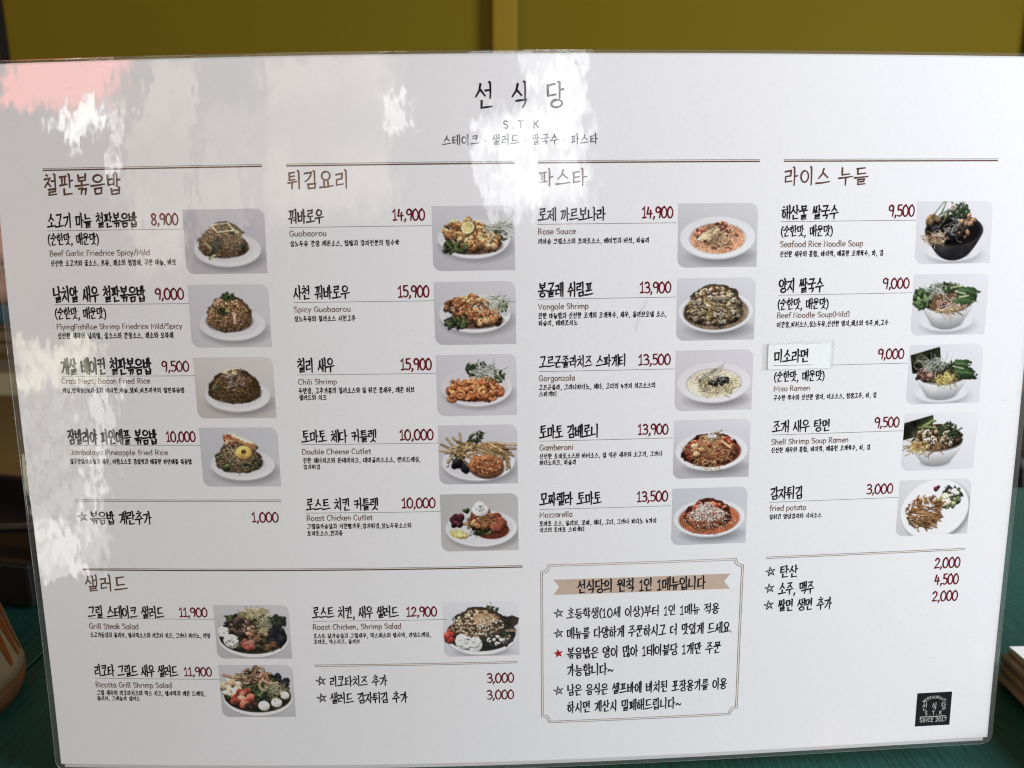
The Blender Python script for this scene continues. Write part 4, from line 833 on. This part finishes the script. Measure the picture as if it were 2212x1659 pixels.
us, vs, U, V = grid('', 1.2, 418.3, 1, 298.2, 0, 0, None, None)
sheet_mesh('back_sheet', U, V, .15, .24, simple('back_paper', (.72, .72, .72), .7), menu)
# the clear film: slightly rippled gloss welded onto paper and print, a milky border outside the paper
def gloss(t):
    gl = t.nodes.new('ShaderNodeBsdfGlossy'); gl.inputs['Roughness'].default_value = .03
    geo = t.nodes.new('ShaderNodeNewGeometry'); tc = t.nodes.new('ShaderNodeTexCoord'); acc = geo.outputs['Normal']
    for sc, st, det, k in ((1., (380, 380, 150), 1, .042), (1., (130, 130, 50), 1, .026), (1., (16, 16, 10), 0, .022)):
        mp = t.nodes.new('ShaderNodeMapping'); mp.inputs['Scale'].default_value = st
        n = t.nodes.new('ShaderNodeTexNoise'); n.inputs['Scale'].default_value = sc; n.inputs['Detail'].default_value = det
        t.links.new(tc.outputs['Object'], mp.inputs[0]); t.links.new(mp.outputs[0], n.inputs[0])
        a = t.nodes.new('ShaderNodeVectorMath'); a.operation = 'SUBTRACT'; a.inputs[1].default_value = (.5, .5, .5); t.links.new(n.outputs['Color'], a.inputs[0])
        b = t.nodes.new('ShaderNodeVectorMath'); b.operation = 'SCALE'; b.inputs['Scale'].default_value = k; t.links.new(a.outputs[0], b.inputs[0])
        c = t.nodes.new('ShaderNodeVectorMath'); c.operation = 'ADD'; t.links.new(acc, c.inputs[0]); t.links.new(b.outputs[0], c.inputs[1]); acc = c.outputs[0]
    n = t.nodes.new('ShaderNodeTexNoise'); n.inputs['Scale'].default_value = 34; n.inputs['Detail'].default_value = 4; t.links.new(tc.outputs['Object'], n.inputs[0])
    mr = t.nodes.new('ShaderNodeMapRange'); mr.inputs[1].default_value = .4; mr.inputs[2].default_value = .7; mr.inputs[3].default_value = .022; mr.inputs[4].default_value = .075; t.links.new(n.outputs[0], mr.inputs[0]); t.links.new(mr.outputs[0], gl.inputs['Roughness'])   # smudges
    nn = t.nodes.new('ShaderNodeVectorMath'); nn.operation = 'NORMALIZE'; t.links.new(acc, nn.inputs[0]); t.links.new(nn.outputs[0], gl.inputs['Normal'])
    fr = t.nodes.new('ShaderNodeFresnel'); io = t.nodes.new('ShaderNodeMath'); io.operation = 'MULTIPLY_ADD'; io.inputs[1].default_value = 1/1.5-1.5; io.inputs[2].default_value = 1.5
    t.links.new(geo.outputs['Backfacing'], io.inputs[0]); t.links.new(io.outputs[0], fr.inputs[0])
    return gl, fr
def coat(m):
    """laminate an existing material: its own colour under the clear glossy film"""
    t = m.node_tree; out = t.nodes['Material Output']; base = t.nodes['Principled BSDF']; base.inputs['Specular IOR Level'].default_value = 0
    gl, fr = gloss(t); mx = t.nodes.new('ShaderNodeMixShader')
    t.links.new(fr.outputs[0], mx.inputs[0]); t.links.new(base.outputs[0], mx.inputs[1]); t.links.new(gl.outputs[0], mx.inputs[2]); t.links.new(mx.outputs[0], out.inputs[0])
    return m
coat(pm)
def film_mat(name, milk, clear=.985):
    fm = bpy.data.materials.new(name); fm.use_nodes = True; t = fm.node_tree; t.nodes.clear()
    out = t.nodes.new('ShaderNodeOutputMaterial'); tr = t.nodes.new('ShaderNodeBsdfTransparent'); df = t.nodes.new('ShaderNodeBsdfDiffuse')
    tr.inputs[0].default_value = (clear, clear, clear, 1); df.inputs[0].default_value = (.66, .7, .68, 1)
    gl, fr = gloss(t)
    m1 = t.nodes.new('ShaderNodeMixShader'); m1.inputs[0].default_value = milk; t.links.new(tr.outputs[0], m1.inputs[1]); t.links.new(df.outputs[0], m1.inputs[2])
    m = t.nodes.new('ShaderNodeMixShader'); t.links.new(fr.outputs[0], m.inputs[0]); t.links.new(m1.outputs[0], m.inputs[1]); t.links.new(gl.outputs[0], m.inputs[2])
    t.links.new(m.outputs[0], out.inputs[0]); return fm
milky = film_mat('milky_film_border', .05); rim_m = film_mat('film_cut_edge', .8)  # cut edge whitened so its colour stands for a bright glint
def film_sheet(name, sgn):
    us, vs, U, V = grid('', -3, 422.6, -3, 300, 0, 0, None, None, 140, 100, 5.)
    d = np.minimum(np.minimum(U+3, 422.6-U), np.minimum(V+3, 300-V))
    k = np.clip(d/3.2, 0, 1); k = k*k*(3-2*k)
    if sgn < 0: W = -.22*k+.1*(1-k)
    else: W = .5*k+.16*(1-k)
    nv, nu = U.shape
    A = MW(U, V, W).reshape(-1, 3); i = np.arange(nu*nv).reshape(nv, nu)
    q = np.stack([i[:-1, :-1], i[1:, :-1], i[1:, 1:], i[:-1, 1:]], -1).reshape(-1, 4)
    dm = np.minimum(np.minimum(U+.4, 420.2-U), np.minimum(V+1.7, 296.6-V)).reshape(-1)[q].min(1)
    q = q[dm < .2]
    if sgn > 0: q = q[:, ::-1]
    us_ = np.unique(q); re = np.full(nu*nv, -1); re[us_] = np.arange(len(us_))
    me = bpy.data.meshes.new(name); me.from_pydata(A[us_].tolist(), [], re[q].tolist()); me.update()
    o = link(name, me, milky, menu, True)
    return U, V, W, o
Uf, Vf, Wf, front_film = film_sheet('front_film_border', -1)
Ub, Vb, Wb, _o = film_sheet('back_film_border', 1)
def loop(a): return np.concatenate([a[0, :-1], a[:-1, -1], a[-1, :0:-1], a[:0:-1, 0]])
PA = MW(loop(Uf), loop(Vf), loop(Wf)); PB = MW(loop(Ub), loop(Vb), loop(Wb)+.12); n = len(PA)
me = bpy.data.meshes.new('film_edge'); me.from_pydata(np.concatenate([PA, PB]).tolist(), [], [(i, (i+1) % n, n+(i+1) % n, n+i) for i in range(n)]); me.update()
link('film_edge', me, rim_m, menu)
# ----------------------------------------------------------------- print
def ink(name, col): return simple(name, col, .65, .06, 300)
black = ink('ink_black', (.018, .017, .02)); brown = ink('ink_brown', (.125, .062, .046)); tan = ink('ink_light_brown', (.19, .115, .085)); red = ink('ink_dark_red', (.15, .012, .022)); grey = ink('ink_dark_grey', (.028, .025, .028)); line_g = ink('ink_line_grey', (.10, .09, .10)); beigeink = ink('ink_beige', (.56, .43, .34)); creamink = ink('ink_cream', (.78, .745, .70)); palegreen = ink('ink_pale_green', (.55, .60, .54)); brightred = ink('ink_bright_red', (.42, .012, .02))
for m in (black, brown, tan, red, grey, line_g, beigeink, creamink, palegreen, brightred): coat(m)
KINDS = dict(h=('section_heading', brown, .105, .66, .1), n=('dish_name', black, .13, .62, .02), p=('price', red, .16, .6, .0), s=('spice_note', black, .128, .62, .02), e=('english_name', tan, .16, .6, .08), d=('description', grey, .17, .62, .1),
 k=('dish_name', black, .13, .62, .02), b=('banner_lettering', black, .128, .62, .04), r=('notice_lettering', black, .126, .62, .06), t=('title_lettering', black, .092, .62, .1), k2=('subtitle_lettering', grey, .15, .6, .1), u=('tagline_lettering', grey, .11, .66, .12), l=('logo_lettering', palegreen, .075, .62, .1), l2=('logo_lettering', palegreen, .15, .6, .12))
def jit(x, y, s): return 0
def strokes_obj(name, sts, wt, m, parent, f, base=-.02):
    bm = bmesh.new()
    for j, s in enumerate(sts): ribbon(bm, s, wt, f, base-.003*(j % 5))
    return obj(name, bm, m, parent)
def write(kind, u0, u1, vt, vb, text, parent, base=-.02, rng=random.Random(5)):
    name, m, wt, hk, gap = KINDS[kind]
    sts, adv = lay(text, hk, gap, .32 if kind not in 't l'.split() else .5, 1.0 if kind in ('p', 'e', 'k2', 'l2') else .86, .92 if kind == 'p' else .86)
    H = vb-vt; kx = (u1-u0)/adv
    if kind in ('n', 'k', 'r', 'b'): H *= 1.06
    asp = kx/H
    o2 = []
    for s in sts:
        dx, dy = rng.gauss(0, .008), rng.gauss(0, .008)
        o2.append([((x+dx)*asp, y+dy) for x, y in s])
    def f(x, y, lev): return MW(u0+x*H, vb-y*H, lev)
    return strokes_obj(name, o2, wt, m, parent, f, base)
ban = None
def poly_print(name, pts, m, parent, w, sub=1):
    """flat printed area given as a list of convex polygons in (u, v)"""
    bm = bmesh.new()
    for P in pts:
        bm.faces.new([bm.verts.new(MW(u, v, w)) for u, v in P][::-1])
    return obj(name, bm, m, parent)
def bar(name, u0, u1, v0, v1, m, parent, w=-.02, n=14):
    us = np.linspace(u0, u1, n+1)
    return poly_print(name, [[(a, v0), (b, v0), (b, v1), (a, v1)] for a, b in zip(us, us[1:])], m, parent, w)
# section rules: thin dark line, cream gap, thick brown line
for u0, u1, v in ((19.07, 107.05, 39.2), (116.68, 205.2, 39.2), (214.5, 302.6, 39.2), (312.4, 402.7, 39.2), (18.9, 206.6, 204.7)):
    r = bar('section_rule', u0, u1, v+.1, v+.62, brown, menu)
    bar('rule_line', u0, u1, v-.46, v-.28, grey, r); bar('rule_fill', u0, u1, v-.28, v+.1, creamink, r)
for u0, u1, v in ((19.2, 106.65, 174.2), (116.2, 204.1, 248.9), (311.6, 401.3, 204.7)):
    r = bar('double_rule', u0, u1, v-.48, v-.28, brown, menu); bar('rule_fill', u0, u1, v-.28, v+.24, creamink, r); bar('rule_line', u0, u1, v+.24, v+.44, brown, r)
for c, (a, b) in enumerate(((19.15, 74.9), (116.8, 172.7), (214.1, 269.4), (311.7, 368.6))):
    for k, v in enumerate((63.05, 92.3, 121.4, 150.3, 179.7)):
        if c == 0 and k == 4: continue
        bar('name_underline', a+(23.1 if (c, k) == (3, 2) else 0), b, v-.09, v+.09, line_g, menu)
for a, b, v in ((19.2, 74.3, 227.2), (19.2, 74.3, 255.2), (116.8, 174.0, 228.2)): bar('name_underline', a, b, v-.09, v+.09, line_g, menu)
# dish pictures
phm, pht, phb = mat('printed_photo')
phb.inputs['Roughness'].default_value = .7; phb.inputs['Specular IOR Level'].default_value = 0
at = pht.nodes.new('ShaderNodeAttribute'); at.attribute_name = 'print'; pht.links.new(at.outputs['Color'], phb.inputs['Base Color'])
coat(phm)
NU, NV = 132, 104
for i, (c, r, fn, kw, lab) in enumerate(DISHES):
    if isinstance(c, tuple): (u0, u1), (v0, v1) = c, r
    else: (u0, u1), v0, v1 = COLX[c], ROWV[r]-7.4, ROWV[r]+17.7
    p = Pic(100+i, **kw); fn(p); img = p.done()*.84
    t = np.linspace(0, 1, NV+1); vv = v0+(v1-v0)*t
    q = 3.4
    lo = np.where(v1-vv < q, u0+q-np.sqrt(np.maximum(0, q*q-(q-(v1-vv))**2)), u0); hi = np.where(vv-v0 < q, u1-q+np.sqrt(np.maximum(0, q*q-(q-(vv-v0))**2)), u1)
    s = np.linspace(0, 1, NU+1); U = lo[:, None]+(hi-lo)[:, None]*s[None]; V = np.repeat(vv[:, None], NU+1, 1)
    fx = np.clip((U-u0)/(u1-u0)*(PW-1), 0, PW-1.001); fy = np.clip((V-v0)/(v1-v0)*(PH-1), 0, PH-1.001)
    x0 = fx.astype(int); y0 = fy.astype(int); ax = (fx-x0)[..., None]; ay = (fy-y0)[..., None]
    col = img[y0, x0]*(1-ax)*(1-ay)+img[y0, x0+1]*ax*(1-ay)+img[y0+1, x0]*(1-ax)*ay+img[y0+1, x0+1]*ax*ay
    ix = np.arange((NU+1)*(NV+1)).reshape(NV+1, NU+1)
    qd = np.stack([ix[:-1, :-1], ix[1:, :-1], ix[1:, 1:], ix[:-1, 1:]], -1).reshape(-1, 4)
    me = bpy.data.meshes.new('dish_photo'); me.from_pydata(MW(U, V, -.012).reshape(-1, 3).tolist(), [], qd.tolist()); me.update()
    ca = me.color_attributes.new('print', 'FLOAT_COLOR', 'POINT')
    ca.data.foreach_set('color', np.concatenate([col.reshape(-1, 3), np.ones((col.size//3, 1))], 1).astype(np.float32).ravel())
    o = link('dish_photo', me, phm, menu, True); o['label'] = lab
# notice: double frame with scooped corners, ribbon banner, starred lines
def scoop(u0, u1, v0, v1, r):
    P = []
    for cx, cy, a0 in ((u1, v0, 180), (u1, v1, 90), (u0, v1, 0), (u0, v0, 270)):
        P += [(cx+r*math.cos(R(a0+90*k/8)), cy-r*math.sin(R(a0+90*k/8))) for k in range(9)]
    return P
def dense(P, step=6):
    Q = []
    for a, b in zip(P, P[1:]):
        n = max(1, int(math.hypot(b[0]-a[0], b[1]-a[1])/step)); Q += [(a[0]+(b[0]-a[0])*k/n, a[1]+(b[1]-a[1])*k/n) for k in range(n)]
    return Q+[P[-1]]
def frame(name, u0, u1, v0, v1, r, wid, m, parent):
    P = scoop(u0, u1, v0, v1, r); P.append(P[0])
    return strokes_obj(name, [dense(P)], wid, m, parent, lambda x, y, l: MW(x, y, l))
fr = frame('notice_frame', 214.3, 301.8, 204.35, 278.35, 3.1, .2, brown, menu)
frame('inner_line', 215.1, 301.0, 205.15, 277.55, 3.1, .2, brown, fr); frame('frame_fill', 214.7, 301.4, 204.75, 277.95, 3.1, .55, creamink, fr).location.y += .00001
ban = poly_print('notice_banner', [[(219.7, 211.2), (222.2, 214.6), (293.6, 214.5), (296.3, 211.2)], [(222.2, 214.6), (219.7, 218.15), (296.3, 218.1), (293.6, 214.5)]], beigeink, menu, -.008)
ban.data.update()
def subdiv(o):
    bm = bmesh.new(); bm.from_mesh(o.data); bm.to_mesh(o.data); bm.free()
# replace the banner by narrow strips so that it follows the curve
def strips(ul0, ul1, ur0, ur1, v0, v1, n=18): return [[(ul0+(ur0-ul0)*k/n, v0), (ul0+(ur0-ul0)*(k+1)/n, v0), (ul1+(ur1-ul1)*(k+1)/n, v1), (ul1+(ur1-ul1)*k/n, v1)] for k in range(n)]
bpy.data.objects.remove(ban)
ban = poly_print('notice_banner', strips(219.7, 222.2, 296.3, 293.6, 211.2, 214.6)+strips(222.2, 219.7, 293.6, 296.3, 214.6, 218.15), beigeink, menu, -.012)
# taped-on correction slip
slip_m = simple('slip_paper', (.87, .90, .88), .6, .03, 300)
coat(slip_m)
def slip_uv(x, y): return 308.3+x*26.3, 112.1+y*10.6-.6*x+.5*x*y
gx, gy = np.meshgrid(np.linspace(0, 1, 11), np.linspace(0, 1, 5)); SU, SV = slip_uv(gx, gy)
slip = sheet_mesh('correction_slip', SU, SV, -.17-.12*np.clip(gy*4-3.2, 0, 1)*gx, -.03, slip_m, menu); slip['label'] = 'small pale paper slip taped over a dish name'
tape_m = film_mat('clear_tape', .04, 1.)
tx, ty = np.meshgrid(np.linspace(0, 1, 62), np.linspace(0, 1, 26))
TU = 306.0+tx*30.5; TV = 111.9+ty*11.0-1.2*tx*(1-ty)
def near(a, lo, hi): return np.clip(np.minimum((a-lo)/1.2, (hi-a)/1.2), 0, 1)
on = near(TU, 307.3, 335.6)*near(TV, 110.8, 124.2)
i = np.arange(TU.size).reshape(TU.shape); me = bpy.data.meshes.new('tape')
me.from_pydata(MW(TU, TV, -.06-.13*on).reshape(-1, 3).tolist(), [], np.stack([i[:-1, :-1], i[1:, :-1], i[1:, 1:], i[:-1, 1:]], -1).reshape(-1, 4).tolist()); me.update()
tp = link('tape', me, tape_m, slip)
bm = bmesh.new(); bm.from_mesh(tp.data); inner = [MW(u, v, -.2) for u in np.linspace(309.2, 333.8, 60) for v in np.linspace(112.9, 122.0, 30)]
from mathutils.kdtree import KDTree
kd = KDTree(len(inner)); [kd.insert(Vector(p), i) for i, p in enumerate(inner)]; kd.balance()
bmesh.ops.delete(bm, geom=[f for f in bm.faces if kd.find(f.calc_center_median())[2] < .0005], context='FACES'); bm.to_mesh(tp.data); bm.free()   # the tape shows only round the slip: over it, it is one gloss with the paper
# lettering
for k, u0, u1, vt, vb, tx_ in TEXT:
    if k == 'k': write(k, u0, u1, vt, vb, tx_, slip, -.20)
    elif k == 'b': write(k, u0, u1, vt, vb, tx_, ban, -.03)
    elif k not in ('l', 'l2'): write(k, u0, u1, vt, vb, tx_, menu)
bar('slip_underline', 310.6, 334.4, 120.95, 121.12, line_g, slip, -.20, 4)
# logo square
logo = bar('logo_square', 385.1, 401.5, 272.9, 289.35, black, menu, -.02, 5); logo['label'] = 'black square logo with pale green lettering'
for k, u0, u1, vt, vb, tx_ in TEXT:
    if k in ('l', 'l2'): write(k, u0, u1, vt, vb, tx_, logo, -.035)
bar('logo_line', 387.1, 399.5, 284.6, 284.95, palegreen, logo, -.035, 4)
sts, adv = lay('RESTAURANT', .6, .1)
cx_, cy_, rr_ = 393.45, 282.2, 6.4; half = R(47)
def arcmap(x, y, l):
    a = -half+2*half*x/adv; q = rr_+y*1.25
    return MW(cx_+q*math.sin(a), cy_-q*math.cos(a), l)
strokes_obj('logo_lettering', sts, .15, palegreen, logo, arcmap, -.035)
# stars
for u, v, r, f in STARS:
    P = [(math.cos(R(90+9+144*k)), math.sin(R(90+9+144*k))) for k in range(6)]
    sx = lambda x, y, l, u=u, v=v, r=r: MW(u+x*r*1.02, v-y*r*1.02, l)
    if f:
        q = [((1 if k % 2 == 0 else .44)*math.cos(R(99+36*k)), (1 if k % 2 == 0 else .44)*math.sin(R(99+36*k))) for k in range(10)]
        bm = bmesh.new(); c0 = bm.verts.new(sx(0, 0, -.02)); vv = [bm.verts.new(sx(*a, -.02)) for a in q]
        for k in range(10): bm.faces.new((c0, vv[k], vv[(k+1) % 10]))
        obj('star_mark', bm, brightred, menu)['label'] = 'solid red star before a notice line'
    else:
        strokes_obj('star_mark', [[a, b] for a, b in zip(P, P[1:])], .17, black, menu, sx)
# pen scratch on the film, a few specks of dirt
scr = simple('scratch_grey', (.42, .46, .52), .6)
strokes_obj('pen_scratch', [smooth([(258.1, 93.1), (255.1, 99.2), (253.9, 103.5), (253.5, 106.1)])], .16, scr, menu, lambda x, y, l: MW(x, y, l-.23), -.01)
rs = random.Random(3); bm = bmesh.new()
for _ in range(70):
    u, v = rs.uniform(6, 415), rs.uniform(4, 290); l = rs.uniform(.15, .7); a = rs.uniform(0, 6.28)
    ribbon(bm, [(u, v), (u+l*math.cos(a), v+l*math.sin(a)), (u+l*1.5*math.cos(a+.7), v+l*1.5*math.sin(a+.7))], rs.uniform(.06, .14), lambda x, y, w_: MW(x, y, w_), -.25)
sp = obj('dust_specks', bm, simple('dust', (.5, .5, .5), .8), menu); sp['kind'] = 'stuff'
# ----------------------------------------------------------------- things on the table
cer = simple('cream_glaze', (.27, .195, .105), .3, .12, 60); rust = simple('rust_brush_glaze', (.20, .05, .010), .3, .3, 90); rust2 = simple('brown_glaze_base', (.12, .05, .02), .35, .3, 60)
PX, PY, PR = -.2985, .343, .046
pot = thing('sauce_jar', 'cream ceramic jar with rust brown leaf strokes, cut by the left frame edge', 'jar', (PX, PY, 0))
def jr(z): return PR*(1-.0-.42*max(0, (z-.012))/.09)-.004*max(0, .012-z)/.012
bm = bmesh.new(); lathe(bm, [(jr(z), z) for z in np.linspace(.014, .1, 16)]+[(.018, .104)], PX, PY, 0); obj('body', bm, cer, pot, True)
bm = bmesh.new(); lathe(bm, [(PR*.93, .0), (PR*.985, .006), (PR*1.0, .0138)], PX, PY, 0); obj('base', bm, rust2, pot, True)
bm = bmesh.new(); lathe(bm, [(.0215, .104), (.026, .107), (.024, .114), (.01, .12), (.009, .126), (.004, .13)], PX, PY, 0); obj('lid', bm, rust2, pot, True)
for k, (a0, a1, a2) in enumerate(((-46, -40, -32), (-34, -30, -26), (22, 17, 9), (9, 5, -1), (30, 27, 22), (-62, -54, -46), (-20, -12, -2), (-6, 2, 10), (-80, -70, -64), (-96, -90, -82))):
    bm = bmesh.new(); L0 = []; n = 14
    for i in range(n+1):
        t = i/n; z = .02+.055*t; a = R(a0+(a1-a0)*t*2 if t < .5 else a1+(a2-a1)*(t-.5)*2) if k % 2 else R(a0+(a2-a0)*t); wd = .5*(.0022+.0040*math.sin(math.pi*t)**.7)/PR; q = jr(z)+.0003
        L0.append([bm.verts.new((PX+q*math.cos(a+s_*wd), PY+q*math.sin(a+s_*wd), z)) for s_ in (-1, 0, 1)])
    for a, b in zip(L0, L0[1:]):
        for j in (0, 1): bm.faces.new((a[j], a[j+1], b[j+1], b[j]))
    obj('leaf_stroke', bm, rust, pot)
tray_m = simple('black_lacquer', (.010, .009, .009), .35, .2, 40); steel = simple('spoon_steel', (.5, .5, .48), .25, .1, 20, metal=1.)
tray = thing('black_tray', 'shallow black tray holding a spoon on the far left of the table', 'tray', (-.42, .53, 0))
Rt = Matrix.Translation((-.42, .53, 0))@Matrix.Rotation(R(-14), 4, 'Z')@Matrix.Translation((.42, -.53, 0))
obj('tray_floor', bx(bmesh.new(), -.56, -.29, .48, .60, .002, .008, .002, Rt), tray_m, tray)
for a in ((-.566, -.284, .472, .4795), (-.566, -.284, .6005, .608)): obj('tray_wall', bx(bmesh.new(), *a, .001, .03, .002, Rt), tray_m, tray)
for a in ((-.566, -.5605, .48, .60), (-.2895, -.284, .48, .60)): obj('tray_wall', bx(bmesh.new(), *a, .001, .03, .002, Rt), tray_m, tray)
bm = bmesh.new(); tube(bm, [Rt@Vector((-.5+.2*t, .52+.03*t, .0125+.012*t*t)) for t in np.linspace(0, 1, 12)], .0035, 8)
sp_ = thing('spoon', 'steel spoon lying in the black tray', 'spoon', (-.42, .53, .01)); obj('handle', bm, steel, sp_, True)
bm = bmesh.new(); bmesh.ops.create_uvsphere(bm, u_segments=20, v_segments=10, radius=1); bmesh.ops.transform(bm, matrix=Rt@Matrix.Translation((-.52, .517, .0128))@Matrix.Diagonal((.026, .017, .004, 1)), verts=bm.verts); obj('bowl', bm, steel, sp_, True)
# stack of brown paper pads with a white sheet
kraft = simple('brown_card', (.32, .235, .14), .7, .3, 30, stretch=(1, 6, 1)); kraft2 = simple('brown_card_dark', (.21, .155, .095), .7, .35, 40, stretch=(2, 2, 30)); white_p = simple('white_sheet', (.78, .78, .74), .6, .04, 60)
SX, SY = .259, .3646
stack = thing('paper_stack', 'low stack of worn brown card pads right of the menu', 'card stack', (.31, .32, 0))
rs = random.Random(2)
for k in range(6):
    Rs = Matrix.Translation((SX, SY, 0))@Matrix.Rotation(R(rs.uniform(-2.5, 1)), 4, 'Z'); z = .0003+.003*k; o_ = rs.uniform(-.0015, .0015)
    obj('card', bx(bmesh.new(), o_, .13, -.13, o_, z, z+.0026, .0005, Rs), kraft if k == 5 or k % 2 else kraft2, stack)
Rs = Matrix.Translation((SX, SY, 0))@Matrix.Rotation(R(-2), 4, 'Z')
obj('card', bx(bmesh.new(), .0025, .125, -.125, -.001, .0183, .0199, .0004, Rs), kraft, stack)
bm = bmesh.new(); Rs = Matrix.Translation((SX+.0035, SY+.0005, 0))@Matrix.Rotation(R(2), 4, 'Z'); bx(bm, 0, .12, -.11, 0, .0201, .0212, .0003, Rs)
tag(obj('white_paper_slip', bm, white_p), 'blank white paper lying on top of the brown card stack', 'paper')
pink = simple('pink_card', (.56, .27, .19), .6, .1, 60)
Rs = Matrix.Translation((.1505, .2955, 0))@Matrix.Rotation(R(-52), 4, 'Z')
tag(obj('paper_scrap', bx(bmesh.new(), 0, .03, -.008, 0, .0002, .0022, .0003, Rs), pink), 'salmon pink card scrap poking in at the bottom edge', 'paper scrap')
# ----------------------------------------------------------------- the hand that holds the menu's left edge
skin, st_, sb = mat('skin')
sb.inputs['Base Color'].default_value = (.50, .27, .19, 1); sb.inputs['Roughness'].default_value = .5; sb.inputs['Subsurface Weight'].default_value = .15; sb.inputs['Subsurface Radius'].default_value = (.01, .004, .002)
def hand():
    e = lambda u, v, w: Vector(MW(u-10.5, v-36, w))
    V = []; E = []; Rr = []
    def add(p, r, par):
        V.append(p); Rr.append(r)
        if par is not None: E.append((par, len(V)-1))
        return len(V)-1
    wr = add(e(-70, 165, 30), .024, None); fa = add(e(-150, 210, 60), .030, wr); add(e(-260, 270, 110), .038, fa)
    pm_ = add(e(-50, 128, 26), .026, wr); kn = add(e(-38, 105, 24), .022, pm_)
    for vv_, rr_, sc in ((66, .0084, .95), (84, .0088, 1.05), (102, .0084, 1.0), (120, .0072, .82)):
        k0 = add(e(-30, vv_+10, 26), rr_*1.15, kn if vv_ < 110 else pm_)
        k1 = add(e(-16+8*sc, vv_+3, 19), rr_*1.05, k0); k2 = add(e(4+12*sc, vv_, 11), rr_, k1); add(e(14+18*sc, vv_, 9.6), rr_*.86, k2)
    t0 = add(e(-44, 140, 10), .013, pm_); t1 = add(e(-20, 120, -9), .0098, t0); t2 = add(e(-11.5, 98, -11), .0092, t1); add(e(-8.6, 88, -10.5), .0078, t2)
    me = bpy.data.meshes.new('person'); me.from_pydata([tuple(v) for v in V], E, []); me.update()
    o = bpy.data.objects.new('person', me); C.objects.link(o); me.materials.append(skin)
    sk = o.modifiers.new('skin', 'SKIN'); sk.use_smooth_shade = True
    for i, r in enumerate(Rr): me.skin_vertices[0].data[i].radius = (r, r)
    me.skin_vertices[0].data[0].use_root = True
    ss = o.modifiers.new('sub', 'SUBSURF'); ss.levels = 2; ss.render_levels = 2
    dg = bpy.context.evaluated_depsgraph_get(); m2 = bpy.data.meshes.new_from_object(o.evaluated_get(dg)); o.modifiers.clear(); o.data = m2
    return o
tag(hand(), 'bare hand gripping the left edge of the menu, mostly outside the frame', 'person')
